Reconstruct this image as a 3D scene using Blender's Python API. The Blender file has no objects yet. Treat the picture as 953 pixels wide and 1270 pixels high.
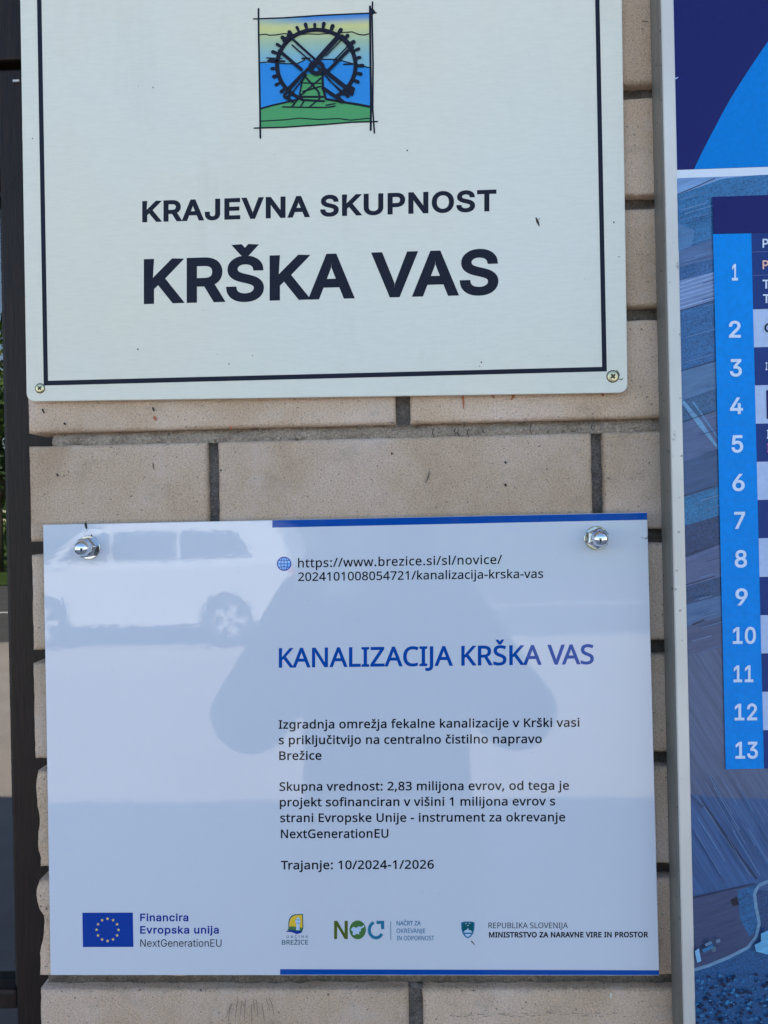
import bpy, bmesh, math, random
from mathutils import Vector, Matrix, noise
from mathutils.geometry import delaunay_2d_cdt
R = math.radians
random.seed(7)
S = bpy.context.scene
COL = S.collection

# ------------------------------------------------------------------ camera
F_PX, W_PX, H_PX = 950.0, 953.0, 1270.0
CAM = Vector((0, -.51, 1.55))
YAW, PITCH, ROLL = .03288, .00188, .02136
fw = Vector((-math.sin(YAW)*math.cos(PITCH), math.cos(YAW)*math.cos(PITCH), math.sin(PITCH)))
r0 = fw.cross(Vector((0, 0, 1))).normalized(); u0 = r0.cross(fw)
rt = r0*math.cos(ROLL) - u0*math.sin(ROLL); up = u0*math.cos(ROLL) + r0*math.sin(ROLL)
cam_data = bpy.data.cameras.new('camera')
cam = bpy.data.objects.new('camera', cam_data); COL.objects.link(cam)
cam.matrix_world = Matrix(((rt.x, up.x, -fw.x, CAM.x), (rt.y, up.y, -fw.y, CAM.y), (rt.z, up.z, -fw.z, CAM.z), (0, 0, 0, 1)))
cam_data.sensor_fit = 'VERTICAL'; cam_data.sensor_height = 24; cam_data.lens = 24*F_PX/H_PX
cam_data.clip_start = .01; cam_data.clip_end = 2000
S.camera = cam

# ------------------------------------------------------------------ sky, sun, exposure
SUN_EL, SUN_ROT = R(46), R(12)
world = bpy.data.worlds.new('World'); S.world = world; world.use_nodes = True
wn = world.node_tree; bg = wn.nodes['Background']
sky = wn.nodes.new('ShaderNodeTexSky'); sky.sky_type = 'NISHITA'; sky.sun_disc = False
sky.sun_elevation = SUN_EL; sky.sun_rotation = SUN_ROT
sky.air_density = 1.0; sky.dust_density = .4; sky.ozone_density = 1.0
wn.links.new(sky.outputs[0], bg.inputs[0]); bg.inputs[1].default_value = .11
sun_d = bpy.data.lights.new('sun', 'SUN'); sun_d.energy = 4.8; sun_d.angle = R(.53); sun_d.color = (1, .90, .74)
sun = bpy.data.objects.new('sun', sun_d); COL.objects.link(sun)
sdir = Vector((math.sin(SUN_ROT)*math.cos(SUN_EL), math.cos(SUN_ROT)*math.cos(SUN_EL), math.sin(SUN_EL)))
sun.rotation_euler = sdir.to_track_quat('Z', 'Y').to_euler(); sun.location = (0, 4, 8)
S.view_settings.view_transform = 'Standard'; S.view_settings.look = 'None'
S.view_settings.exposure = 1.88; S.view_settings.gamma = 1; S.view_settings.use_curve_mapping = False
S.cycles.max_bounces = 8; S.cycles.use_denoising = True

# ------------------------------------------------------------------ helpers
def P(px, py, y=0.0):
    """the point of the plane Y = y that the photograph shows at a pixel"""
    d = fw*F_PX + rt*(px - W_PX/2) - up*(py - H_PX/2)
    return CAM + d*((y - CAM.y)/d.y)

def srgb(r, g, b):
    f = lambda v: ((v/255+.055)/1.055)**2.4 if v > 10 else v/255/12.92
    return (f(r), f(g), f(b), 1)

def mat(name, color, rough=.6, metal=0, spec=.5):
    m = bpy.data.materials.new(name); m.use_nodes = True
    b = m.node_tree.nodes['Principled BSDF']
    b.inputs['Base Color'].default_value = tuple(color)[:3] + (1,)
    b.inputs['Roughness'].default_value = rough; b.inputs['Metallic'].default_value = metal
    b.inputs['Specular IOR Level'].default_value = spec
    return m

class N:
    """small node-building aid"""
    def __init__(s, m): s.m = m; s.t = m.node_tree; s.b = s.t.nodes['Principled BSDF']
    def n(s, typ, **kw):
        x = s.t.nodes.new(typ)
        for k, v in kw.items():
            if k.startswith('_'): setattr(x, k[1:], v)
            else: x.inputs[k.replace('__', ' ')].default_value = v
        return x
    def l(s, a, b): s.t.links.new(a, b)
    def pos(s, scale=None):
        g = s.n('ShaderNodeNewGeometry'); o = g.outputs['Position']
        if scale:
            mp = s.n('ShaderNodeMapping'); mp.inputs['Scale'].default_value = scale; s.l(o, mp.inputs[0]); o = mp.outputs[0]
        return o
    def noise(s, vec, scale, detail=3, rough=.5):
        x = s.n('ShaderNodeTexNoise', Scale=scale, Detail=detail, Roughness=rough); s.l(vec, x.inputs['Vector']); return x.outputs['Fac']
    def ramp(s, fac, stops):
        x = s.n('ShaderNodeValToRGB'); e = x.color_ramp.elements
        while len(e) < len(stops): e.new(.5)
        for i, (p, c) in enumerate(stops): e[i].position = p; e[i].color = c if len(c) == 4 else tuple(c)+(1,)
        s.l(fac, x.inputs[0]); return x.outputs[0]
    def mix(s, fac, a, b, mode='MIX'):
        x = s.n('ShaderNodeMix'); x.data_type = 'RGBA'; x.blend_type = mode
        for v, i in ((fac, 0), (a, 6), (b, 7)):
            if hasattr(v, 'is_linked'): s.l(v, x.inputs[i])
            else: x.inputs[i].default_value = v if i == 0 else (tuple(v)+(1,))[:4]
        return x.outputs[2]
    def bump(s, h, dist, strength=1, prev=None):
        x = s.n('ShaderNodeBump', Strength=strength, Distance=dist); s.l(h, x.inputs['Height'])
        if prev: s.l(prev, x.inputs['Normal'])
        s.l(x.outputs[0], s.b.inputs['Normal']); return x.outputs[0]

def thing(name, label, cat, loc=(0, 0, 0), group=None):
    o = bpy.data.objects.new(name, None); COL.objects.link(o); o.location = loc; o.empty_display_size = .05
    o['label'] = label; o['category'] = cat
    if group: o['group'] = group
    return o

def link(name, me, parent=None, kind=None, label=None):
    o = bpy.data.objects.new(name, me); COL.objects.link(o)
    if parent:
        o.parent = parent; o.location = -parent.location if parent.parent is None else (0, 0, 0)
    if kind: o['kind'] = kind
    if label: o['label'] = label
    return o

class MB:
    """mesh collector; coordinates are world coordinates"""
    def __init__(s): s.v = []; s.f = []; s.mi = []; s.mats = []; s.cols = None
    def mid(s, m):
        if m not in s.mats: s.mats.append(m)
        return s.mats.index(m)
    def face(s, pts, m):
        i = len(s.v); s.v += [tuple(p) for p in pts]; s.f.append(tuple(range(i, i+len(pts)))); s.mi.append(s.mid(m))
    def box(s, x0, x1, y0, y1, z0, z1, m):
        i = len(s.v); k = s.mid(m)
        s.v += [(x, y, z) for x in (x0, x1) for y in (y0, y1) for z in (z0, z1)]
        for q in ((0, 1, 3, 2), (4, 6, 7, 5), (0, 4, 5, 1), (2, 3, 7, 6), (0, 2, 6, 4), (1, 5, 7, 3)):
            s.f.append(tuple(i+a for a in q)); s.mi.append(k)
    def prism(s, pts, y0, y1, m):
        """outline of (x,z) points, from front y0 to back y1"""
        n = len(pts); i = len(s.v); k = s.mid(m)
        s.v += [(x, y0, z) for x, z in pts] + [(x, y1, z) for x, z in pts]
        s.f.append(tuple(i+a for a in range(n))); s.mi.append(k)
        s.f.append(tuple(i+n+a for a in reversed(range(n)))); s.mi.append(k)
        for a in range(n):
            b = (a+1) % n; s.f.append((i+a, i+n+a, i+n+b, i+b)); s.mi.append(k)
    def lathe(s, prof, m, origin, axis='y', seg=24, rot=0):
        """profile of (radius, distance) turned round an axis pointing to -Y"""
        i = len(s.v); k = s.mid(m); n = len(prof)
        for a in range(seg):
            t = rot + 2*math.pi*a/seg
            for r, h in prof: s.v.append((origin[0]+r*math.cos(t), origin[1]-h, origin[2]+r*math.sin(t)))
        for a in range(seg):
            b = (a+1) % seg
            for j in range(n-1):
                s.f.append((i+a*n+j, i+a*n+j+1, i+b*n+j+1, i+b*n+j)); s.mi.append(k)
    def tube(s, pts, rad, m, seg=8):
        pts = [Vector(p) for p in pts]; i = len(s.v); k = s.mid(m)
        rs = rad if isinstance(rad, (list, tuple)) else [rad]*len(pts)
        for j, p in enumerate(pts):
            d = (pts[min(j+1, len(pts)-1)] - pts[max(j-1, 0)]).normalized()
            a = d.cross(Vector((0, 0, 1)) if abs(d.z) < .9 else Vector((1, 0, 0))).normalized(); b = d.cross(a)
            for q in range(seg):
                t = 2*math.pi*q/seg; s.v.append(tuple(p + (a*math.cos(t)+b*math.sin(t))*rs[j]))
        for j in range(len(pts)-1):
            for q in range(seg):
                w = (q+1) % seg; s.f.append((i+j*seg+q, i+j*seg+w, i+(j+1)*seg+w, i+(j+1)*seg+q)); s.mi.append(k)
        s.f.append(tuple(i+q for q in reversed(range(seg)))); s.mi.append(k)
        s.f.append(tuple(i+(len(pts)-1)*seg+q for q in range(seg))); s.mi.append(k)
    def mesh(s, name, smooth=False, weld=False):
        me = bpy.data.meshes.new(name); me.from_pydata(s.v, [], s.f)
        for m in s.mats: me.materials.append(m)
        me.polygons.foreach_set('material_index', s.mi)
        if s.cols:
            ca = me.color_attributes.new('tint', 'FLOAT_COLOR', 'POINT')
            for j, c in enumerate(s.cols): ca.data[j].color = c
        bm = bmesh.new(); bm.from_mesh(me)
        if weld: bmesh.ops.remove_doubles(bm, verts=bm.verts, dist=1e-6)
        bmesh.ops.recalc_face_normals(bm, faces=bm.faces) if weld else None
        bm.to_mesh(me); bm.free()
        if smooth: me.shade_smooth()
        me.update(); return me
    def build(s, name, parent=None, smooth=False, weld=False, kind=None, label=None, bevel=0, origin=None):
        me = s.mesh(name, smooth, weld)
        if origin is not None: me.transform(Matrix.Translation(-Vector(origin)))
        o = link(name, me, parent, kind, label)
        if origin is not None: o.location = Vector(origin) - (parent.location if parent else Vector())
        if bevel:
            b = o.modifiers.new('bevel', 'BEVEL'); b.width = bevel; b.segments = 2; b.limit_method = 'ANGLE'; b.angle_limit = R(40)
        return o

class Print:
    """flat print on a plane facing the camera side: pixel outlines brought onto the plane Y=y"""
    def __init__(s, y): s.mb = MB(); s.y = y; s.k = 0
    def lay(s): s.k += 1; return s.y - s.k*1.2e-5
    def poly(s, pts, m):
        y = s.lay(); s.mb.face([P(a, b, y) for a, b in pts], m)
    def stroke(s, pts, w, m, cap=True):
        w2 = w if isinstance(w, (list, tuple)) else [w]*len(pts)
        y = s.lay()
        for j in range(len(pts)-1):
            (x0, y0), (x1, y1) = pts[j], pts[j+1]; d = math.hypot(x1-x0, y1-y0) or 1
            nx, ny = -(y1-y0)/d, (x1-x0)/d; a, b = w2[j]/2, w2[j+1]/2
            s.mb.face([P(x0+nx*a, y0+ny*a, y), P(x1+nx*b, y1+ny*b, y), P(x1-nx*b, y1-ny*b, y), P(x0-nx*a, y0-ny*a, y)], m)
            y -= 2e-6
        if cap:
            for (x, z), ww in zip(pts, w2):
                s.mb.face([P(x+ww/2*math.cos(t*math.pi/4), z+ww/2*math.sin(t*math.pi/4), y) for t in range(8)], m); y -= 1e-6
    def disc(s, x, z, rx, ry, m, n=24):
        s.poly([(x+rx*math.cos(2*math.pi*t/n), z+ry*math.sin(2*math.pi*t/n)) for t in range(n)], m)
    def build(s, name, parent, **k): 
        o = s.mb.build(name, parent, **k)
        return o

FONTS = {
 'H': {
  ',': (375, ['97 -6 57 -181 148 -181 216 -16 237 42 255 96 269 147 259 162 127 162']),
  '-': (451, ['56 430 56 321 395 321 395 430']),
  '.': (375, ['112 21 126 3 144 -10 164 -17 186 -20 209 -17 230 -10 249 3 263 21 272 45 275 76 272 107 263 131 249 148 230 160 209 167 186 169 164 167 144 160 126 148 112 131 104 107 101 76 104 45']),
  '/': (521, ['507 1000 387 1000 14 0 134 0']),
  '0': (801, ['98 249 120 182 149 123 185 74 228 36 278 8 335 -8 399 -14 474 -7 538 14 592 48 636 95 672 154 699 225 717 307 728 399 732 501 729 594 719 679 703 755 680 822 650 880 614 929 570 966 520 993 463 1010 399 1015 325 1008 261 988 207 954 163 908 128 849 102 779 84 697 73 604 69 501 72 409 82 325', '213 273 197 375 192 501 197 626 213 729 239 808 260 845 287 873 319 894 356 906 399 910 441 906 479 894 511 873 538 845 560 808 587 729 603 626 608 501 603 375 587 272 560 193 538 156 511 128 479 107 441 95 399 91 356 95 319 107 287 128 260 156 239 193']),
  '1': (801, ['125 790 189 707 296 794 342 834 382 871 378 796 377 699 377 0 497 0 497 1000 395 1000']),
  '2': (801, ['120 927 78 896 144 814 182 842 220 865 257 884 296 898 339 906 385 909 434 904 477 890 513 866 540 833 556 792 562 741 559 697 550 656 535 617 514 579 488 540 457 501 329 367 67 102 67 0 728 0 728 112 223 112 223 118 481 373 526 421 566 466 601 511 631 556 655 602 673 648 684 697 688 748 685 796 675 839 659 878 636 913 606 943 571 968 532 988 488 1002 439 1011 385 1014 324 1010 267 999 214 980 165 955']),
  '3': (801, ['63 41 105 22 148 8 192 -2 238 -9 287 -13 338 -14 421 -10 493 3 555 24 607 52 649 88 681 130 703 177 717 228 721 284 715 346 695 400 662 445 616 481 556 506 483 521 483 527 542 544 593 571 634 606 665 650 684 703 690 766 687 808 678 846 663 882 642 914 614 944 580 969 540 989 494 1003 441 1011 381 1014 316 1011 256 1000 201 983 151 961 107 937 69 910 130 826 168 849 206 870 244 887 285 900 331 907 382 910 434 906 479 892 515 870 542 840 559 803 564 758 557 705 536 659 501 620 452 592 389 575 314 569 216 569 216 464 312 464 394 459 463 445 519 422 545 404 566 381 580 354 589 323 592 287 586 230 566 181 533 142 485 113 420 96 339 90 293 92 247 97 199 107 151 120 106 136 63 155']),
  '4': (801, ['29 332 29 227 508 227 508 0 627 0 627 227 773 227 773 338 627 338 627 1006 500 1006', '150 338 450 765 482 817 510 874 515 874 511 777 508 653 508 338']),
  '5': (801, ['88 157 88 41 121 24 159 11 202 0 249 -8 297 -12 347 -14 415 -10 476 0 531 18 580 43 623 75 658 113 686 157 705 206 717 260 721 319 717 373 706 421 688 465 663 503 630 536 591 564 548 586 498 601 444 610 385 613 296 608 231 598 255 888 651 888 651 1000 150 1000 112 528 174 489 255 503 345 510 424 504 487 486 535 457 568 417 588 367 595 307 592 265 584 228 571 195 552 167 527 144 477 115 418 97 349 91 304 93 258 99 211 109 165 122 124 138']),
  '6': (801, ['97 250 123 179 157 119 197 71 245 34 298 7 356 -9 417 -14 473 -10 524 0 571 18 612 44 649 76 680 114 704 158 721 208 732 262 735 322 732 378 722 428 706 473 684 513 655 547 621 576 583 598 541 614 495 623 445 626 389 622 340 611 298 592 263 567 233 539 209 508 200 508 204 562 211 614 221 664 234 710 252 753 275 793 303 827 337 857 377 881 423 899 477 909 538 913 602 909 658 896 658 1001 600 1011 535 1014 447 1008 370 992 304 964 249 926 202 881 165 828 135 770 112 707 96 639 85 569 79 499 77 427 82 333', '212 266 205 306 202 346 205 376 214 405 229 433 250 459 275 482 305 502 340 517 378 526 420 529 479 523 528 504 565 473 592 432 608 381 613 322 607 250 589 191 559 146 519 115 471 96 416 90 371 94 331 107 297 128 268 156 244 189 225 226']),
  '7': (801, ['326 0 732 905 732 1000 62 1000 62 888 601 888 190 0']),
  '8': (801, ['124 88 155 57 193 32 236 12 286 -2 342 -11 403 -14 461 -11 513 -2 561 13 604 34 642 60 674 91 699 127 717 167 727 211 731 259 728 303 718 342 701 377 679 408 652 437 620 463 585 487 548 509 508 529 542 548 574 568 604 590 631 614 654 641 673 669 687 701 696 736 699 775 696 819 686 859 669 894 645 925 615 952 554 986 482 1007 399 1014 344 1011 293 1002 246 986 205 964 169 937 140 905 118 867 105 824 101 776 107 718 124 667 152 624 188 586 230 552 276 522 240 504 206 484 174 461 144 435 118 406 97 374 81 338 72 299 69 255 72 206 83 162 100 122', '212 167 195 208 189 254 194 302 210 345 237 382 275 415 322 445 378 472 401 464 460 438 511 410 553 379 585 344 605 304 611 258 605 210 587 168 557 132 516 105 464 89 401 84 335 89 282 105 241 132', '349 911 398 915 448 911 492 898 528 877 555 849 572 813 577 770 571 723 555 684 527 651 491 624 451 599 405 577 312 624 286 641 264 661 246 683 232 709 224 738 221 770 227 813 243 849 271 877 307 898']),
  ':': (375, ['112 21 126 3 144 -10 164 -17 186 -20 209 -17 230 -10 249 3 263 21 272 45 275 76 272 107 263 131 249 148 230 160 209 167 186 169 164 167 144 160 126 148 112 131 104 107 101 76 104 45', '126 602 144 590 164 582 186 580 209 582 230 590 249 602 263 620 272 644 275 675 272 707 263 732 249 749 230 761 209 768 186 770 164 768 144 761 126 749 112 732 104 707 101 675 104 644 112 620']),
  'A': (895, ['0 0 127 0 246 310 643 310 763 0 894 0 504 1004 391 1004', '402 724 423 789 445 874 479 765 493 724 605 422 289 422']),
  'B': (910, ['262 106 262 469 454 469 537 464 601 448 646 421 676 385 694 343 700 294 694 242 677 196 648 158 605 129 543 112 464 106', '136 1000 136 0 487 0 549 3 606 12 657 27 702 48 742 74 776 106 802 144 820 186 831 232 835 284 832 333 822 376 805 412 783 442 757 467 725 487 690 503 652 515 611 524 611 531 667 547 714 572 752 606 779 648 796 696 801 752 797 804 786 849 766 888 740 920 705 945 631 976 537 994 422 1000', '262 892 427 892 504 888 566 876 613 856 645 827 664 788 671 738 666 688 650 648 623 616 583 593 524 579 447 574 262 574']),
  'C': (885, ['91 401 108 310 137 228 177 157 228 97 290 49 364 14 449 -7 545 -14 597 -13 645 -10 687 -4 726 4 765 14 803 27 803 136 688 108 648 102 606 98 563 97 498 101 439 114 387 136 343 166 305 205 274 252 249 305 232 364 222 429 218 500 222 572 233 638 252 697 278 750 311 796 351 834 396 864 447 886 503 899 564 903 608 901 649 896 688 887 791 849 842 955 759 988 667 1007 566 1014 468 1007 381 985 304 949 238 900 184 839 141 768 110 687 91 598 85 501']),
  'D': (1022, ['136 1000 136 0 415 0 509 5 594 21 671 46 740 82 799 128 849 184 887 251 915 327 932 414 937 510 930 611 910 701 877 779 831 846 774 901 706 944 628 975 540 994 444 1000', '262 108 262 892 426 892 495 888 557 877 613 858 662 832 705 799 741 758 768 707 788 649 800 582 804 506 788 362 739 251 658 172 544 124 398 108']),
  'E': (779, ['262 111 262 468 669 468 669 577 262 577 262 889 695 889 695 1000 136 1000 136 0 695 0 695 111']),
  'G': (1020, ['91 399 110 308 141 226 184 155 238 96 303 48 379 14 466 -7 564 -14 632 -13 694 -8 752 -1 807 9 862 22 916 38 916 528 570 528 570 416 790 416 790 119 706 102 594 95 510 101 438 118 377 146 327 185 286 232 256 289 234 353 221 424 217 500 221 572 233 638 253 697 281 750 317 796 360 834 410 864 466 886 528 899 597 903 644 901 690 896 735 887 778 875 817 861 854 846 902 955 858 972 812 987 763 999 712 1007 659 1012 604 1014 500 1007 406 986 324 950 253 902 194 843 147 772 113 691 92 600 85 500']),
  'I': (475, ['56 73 56 0 417 0 417 73 300 99 300 899 417 927 417 1000 56 1000 56 927 174 899 174 99']),
  'J': (382, ['-64 -261 -6 -266 40 -263 81 -255 119 -241 153 -222 183 -197 209 -167 229 -131 244 -88 252 -40 255 15 255 1000 129 1000 127 -33 120 -66 109 -92 95 -113 78 -130 58 -141 37 -149 15 -154 -8 -155 -62 -151 -109 -141 -109 -248']),
  'K': (867, ['136 0 262 0 262 388 364 478 718 0 867 0 455 564 852 1000 704 1000 262 507 262 1000 136 1000']),
  'L': (734, ['136 1000 136 0 699 0 699 112 262 112 262 1000']),
  'M': (1270, ['249 760 242 877 248 877 577 0 681 0 1014 875 1020 875 1013 759 1010 615 1010 0 1134 0 1134 1000 950 1000 636 181 630 181 322 1000 136 1000 136 0 252 0']),
  'N': (1064, ['252 0 252 559 249 709 241 831 246 831 782 0 929 0 929 1000 811 1000 813 338 817 239 821 172 815 172 282 1000 136 1000 136 0']),
  'O': (1094, ['136 231 175 159 226 99 289 50 332 27 380 9 432 -4 488 -12 548 -14 606 -12 661 -4 711 9 758 27 801 50 864 99 915 159 956 230 985 312 1002 402 1008 501 1002 600 985 691 956 772 915 843 864 903 801 952 728 987 644 1008 549 1015 488 1012 432 1005 380 992 332 974 289 951 226 902 175 843 136 772 108 691 91 601 85 503 91 404 108 313', '269 250 247 303 231 363 221 429 218 501 221 573 231 639 247 699 270 752 299 798 335 836 378 866 428 888 485 901 549 905 613 901 670 888 720 866 762 836 797 798 825 752 847 699 862 639 872 573 875 501 872 429 862 363 847 303 825 250 797 204 762 165 720 134 670 112 613 99 548 95 484 99 427 112 377 134 334 165 298 204']),
  'P': (847, ['262 0 262 389 377 389 470 394 549 409 614 434 667 467 709 506 739 551 760 600 772 652 776 706 772 759 762 808 744 851 718 890 686 923 646 951 598 972 540 988 475 997 401 1000 136 1000 136 0', '262 892 389 892 470 887 535 871 584 845 606 824 624 799 636 770 644 737 646 700 643 659 635 622 620 591 601 564 576 543 521 518 450 502 363 497 262 497']),
  'R': (871, ['262 0 262 413 461 413 703 0 850 0 576 448 609 462 641 478 672 498 700 521 725 550 746 583 763 621 773 665 776 716 772 770 762 818 744 861 719 898 687 929 648 954 600 974 545 988 483 997 412 1000 136 1000 136 0', '262 891 405 891 480 886 541 872 587 849 608 830 625 807 636 779 644 747 646 710 640 653 621 605 590 568 545 541 486 525 412 520 262 520']),
  'S': (769, ['71 34 106 20 145 8 190 -1 239 -8 291 -13 346 -14 409 -11 466 -2 518 13 565 34 606 60 641 92 668 129 688 171 699 217 703 268 700 317 689 360 672 398 648 431 617 460 579 487 536 511 486 534 380 576 337 595 301 613 272 632 249 652 232 674 220 698 213 726 211 758 216 799 232 834 259 863 296 885 343 899 401 903 444 901 486 896 527 888 567 877 605 864 640 850 679 958 640 974 599 987 555 999 507 1007 457 1012 403 1014 343 1011 288 1000 237 983 193 960 155 931 125 896 102 855 89 810 84 759 87 715 94 674 108 637 126 604 149 576 200 533 264 495 342 462 398 441 445 420 484 401 515 381 539 361 556 339 568 315 575 287 577 256 571 210 552 171 520 139 476 115 420 100 352 95 299 97 247 103 197 113 150 126 108 140 71 154']),
  'T': (779, ['14 1000 14 889 326 889 326 0 452 0 452 889 763 889 763 1000']),
  'U': (1024, ['130 292 141 233 161 179 188 131 223 88 266 51 315 23 372 2 436 -10 507 -14 591 -9 664 7 726 34 779 70 821 114 854 166 877 224 891 286 896 353 896 1000 772 1000 772 353 765 282 745 220 711 167 684 141 650 121 611 106 566 98 514 95 464 98 419 106 380 119 346 138 317 162 294 191 276 225 262 263 255 305 252 352 252 1000 126 1000 126 356']),
  'V': (840, ['395 243 357 359 132 1000 0 1000 357 0 483 0 840 1000 707 1000 445 244 420 140']),
  'Z': (801, ['53 95 53 0 746 0 746 112 206 112 732 905 732 1000 70 1000 70 888 580 888']),
  'a': (786, ['182 716 147 699 185 606 284 646 320 656 358 662 396 664 442 660 480 648 511 627 534 597 547 553 552 497 552 452 424 448 354 443 293 435 238 421 192 404 153 382 121 355 96 325 78 290 68 252 64 209 67 165 75 127 89 93 108 64 132 40 180 10 237 -8 301 -14 360 -11 410 -1 450 15 486 38 520 69 553 106 559 106 583 0 672 0 672 511 669 561 661 605 648 644 630 676 606 703 577 725 542 741 502 753 455 761 403 763 355 761 309 755 263 744 220 731', '196 169 192 207 198 251 216 288 246 318 291 340 356 355 440 363 550 367 550 300 548 258 540 222 527 189 510 161 487 138 442 109 389 91 329 85 291 88 258 98 230 115 209 138']),
  'b': (861, ['207 0 232 95 242 95 266 67 296 41 331 18 372 0 420 -10 475 -14 528 -10 577 2 622 21 663 49 699 84 730 127 754 177 770 236 781 301 784 375 781 449 771 514 754 573 730 623 700 666 664 701 623 728 578 748 529 759 475 763 420 760 372 749 331 731 296 708 266 681 242 651 235 651 240 716 242 805 242 1064 119 1064 119 0', '262 218 247 289 242 380 247 468 263 538 289 592 310 617 337 636 370 650 409 658 454 661 527 650 584 616 624 559 649 479 657 377 651 291 635 219 607 162 585 136 559 115 529 100 495 91 457 88 410 91 370 100 336 115 309 136 288 162']),
  'c': (672, ['82 288 97 215 121 153 154 101 195 59 243 27 297 4 356 -9 420 -14 461 -13 498 -10 530 -4 559 5 587 15 613 27 613 136 586 124 558 114 527 105 494 98 458 94 419 92 378 95 342 104 310 118 282 139 258 165 228 220 210 289 204 373 213 475 240 555 284 612 346 646 426 657 453 656 481 652 510 646 588 622 626 724 602 735 573 744 539 753 503 760 467 764 429 765 364 760 304 747 249 724 200 692 158 650 123 597 97 533 82 458 77 371']),
  'd': (861, ['107 176 131 126 161 83 197 48 237 21 282 1 331 -10 385 -14 440 -10 488 1 529 20 564 44 594 71 619 101 625 101 643 0 742 0 742 1064 619 1064 619 765 627 654 619 654 594 683 564 709 529 732 488 750 441 761 387 765 333 761 283 749 238 729 198 702 162 666 131 623 108 572 90 514 80 448 77 374 80 300 90 235', '226 219 210 288 204 371 210 454 226 525 254 583 276 612 302 634 332 650 365 659 403 662 450 659 490 650 524 635 552 614 574 588 600 531 615 459 620 373 620 350 615 270 599 204 572 153 550 130 522 112 489 98 450 91 405 88 367 91 332 100 302 115 276 136 254 162']),
  'e': (790, ['82 291 97 221 123 159 157 106 199 63 250 29 307 5 370 -9 438 -14 487 -13 532 -9 571 -2 609 7 647 20 685 35 685 143 646 127 608 114 571 104 532 97 490 92 444 91 401 94 362 102 327 115 297 134 270 158 247 187 229 221 216 260 208 303 204 352 718 352 718 426 714 491 702 550 681 604 653 651 618 691 575 723 526 746 470 760 409 765 346 760 288 744 235 717 189 681 150 635 118 581 95 518 82 448 77 370', '207 450 218 512 239 564 268 607 306 639 353 658 408 664 465 657 511 637 546 604 570 561 585 509 590 450']),
  'f': (482, ['21 713 21 655 153 655 153 0 276 0 276 655 465 655 465 751 276 751 276 800 279 854 289 897 306 929 330 952 360 966 398 971 458 964 510 950 542 1046 478 1064 396 1071 352 1068 312 1061 277 1048 245 1031 217 1008 194 979 176 943 163 901 156 853 153 798 153 755']),
  'g': (861, ['136 -289 213 -315 303 -331 406 -336 471 -333 530 -323 580 -307 624 -284 660 -255 690 -219 713 -177 729 -129 739 -74 742 -13 742 751 644 751 627 651 620 651 590 686 557 715 519 737 478 752 433 762 385 765 330 761 280 748 235 727 194 697 159 659 129 614 106 562 90 505 80 442 77 374 80 304 90 240 106 183 129 132 159 88 194 51 235 23 280 2 331 -10 387 -14 446 -9 499 4 546 27 586 58 619 99 625 99 622 55 620 7 620 -22 614 -83 596 -135 565 -177 524 -209 473 -228 413 -234 308 -227 216 -208 136 -175', '227 216 210 287 204 373 210 458 227 529 256 586 279 613 304 634 334 649 366 658 402 661 445 658 483 650 517 637 545 619 569 595 598 541 616 467 622 374 622 345 616 262 599 197 570 148 547 126 518 109 485 97 448 89 405 87 367 90 334 99 304 113 278 134 256 160']),
  'h': (866, ['119 1064 119 0 242 0 242 388 247 469 263 536 289 590 311 615 339 635 374 650 415 658 462 661 522 654 570 632 603 596 623 545 630 480 630 0 752 0 752 489 749 544 741 592 727 634 708 669 683 698 653 722 618 740 576 753 530 760 478 763 430 760 385 750 342 734 304 711 271 682 244 647 235 647 242 752 242 1064']),
  'i': (361, ['111 930 118 910 130 895 145 884 163 877 182 875 200 877 217 884 232 895 244 910 251 930 254 954 251 979 244 998 232 1013 217 1024 200 1030 182 1032 163 1030 145 1024 130 1013 118 998 111 979 109 954', '119 751 119 0 242 0 242 751']),
  'j': (361, ['15 -234 -34 -230 -77 -220 -77 -319 -31 -331 31 -336 73 -334 110 -326 142 -315 169 -298 192 -277 220 -232 236 -177 242 -112 242 751 119 751 116 -157 106 -188 90 -209 68 -223 43 -231', '111 930 118 910 130 895 145 884 163 877 182 875 200 877 217 884 232 895 244 910 251 930 254 954 251 979 244 998 232 1013 217 1024 200 1030 182 1032 163 1030 145 1024 130 1013 118 998 111 979 109 954']),
  'k': (748, ['235 387 239 450 241 508 241 1064 119 1064 119 0 241 0 241 276 326 350 587 0 735 0 410 430 714 751 570 751 331 497 300 461 266 419 241 387']),
  'l': (361, ['119 1064 119 0 242 0 242 1064']),
  'm': (1310, ['237 648 218 751 119 751 119 0 242 0 242 389 247 470 262 537 286 591 306 616 332 636 363 650 400 658 443 661 498 654 541 633 572 597 591 547 597 483 597 0 718 0 718 415 723 489 739 550 765 598 787 621 813 638 844 651 881 658 922 661 977 654 1019 633 1050 597 1068 547 1074 483 1074 0 1196 0 1196 489 1194 544 1186 592 1173 635 1156 670 1133 700 1105 723 1072 742 1034 754 991 762 943 765 895 761 849 751 805 734 764 710 730 678 702 639 695 639 669 684 632 720 587 745 531 760 465 765 421 762 379 752 338 736 301 714 270 684 244 648']),
  'n': (866, ['237 648 218 751 119 751 119 0 242 0 242 389 247 470 263 537 290 591 312 616 340 636 375 650 415 658 462 661 522 654 570 632 603 596 623 545 630 480 630 0 752 0 752 489 749 544 741 592 727 635 708 670 683 700 653 723 618 742 577 754 531 762 480 765 433 762 388 752 345 736 305 714 271 684 244 648']),
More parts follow.
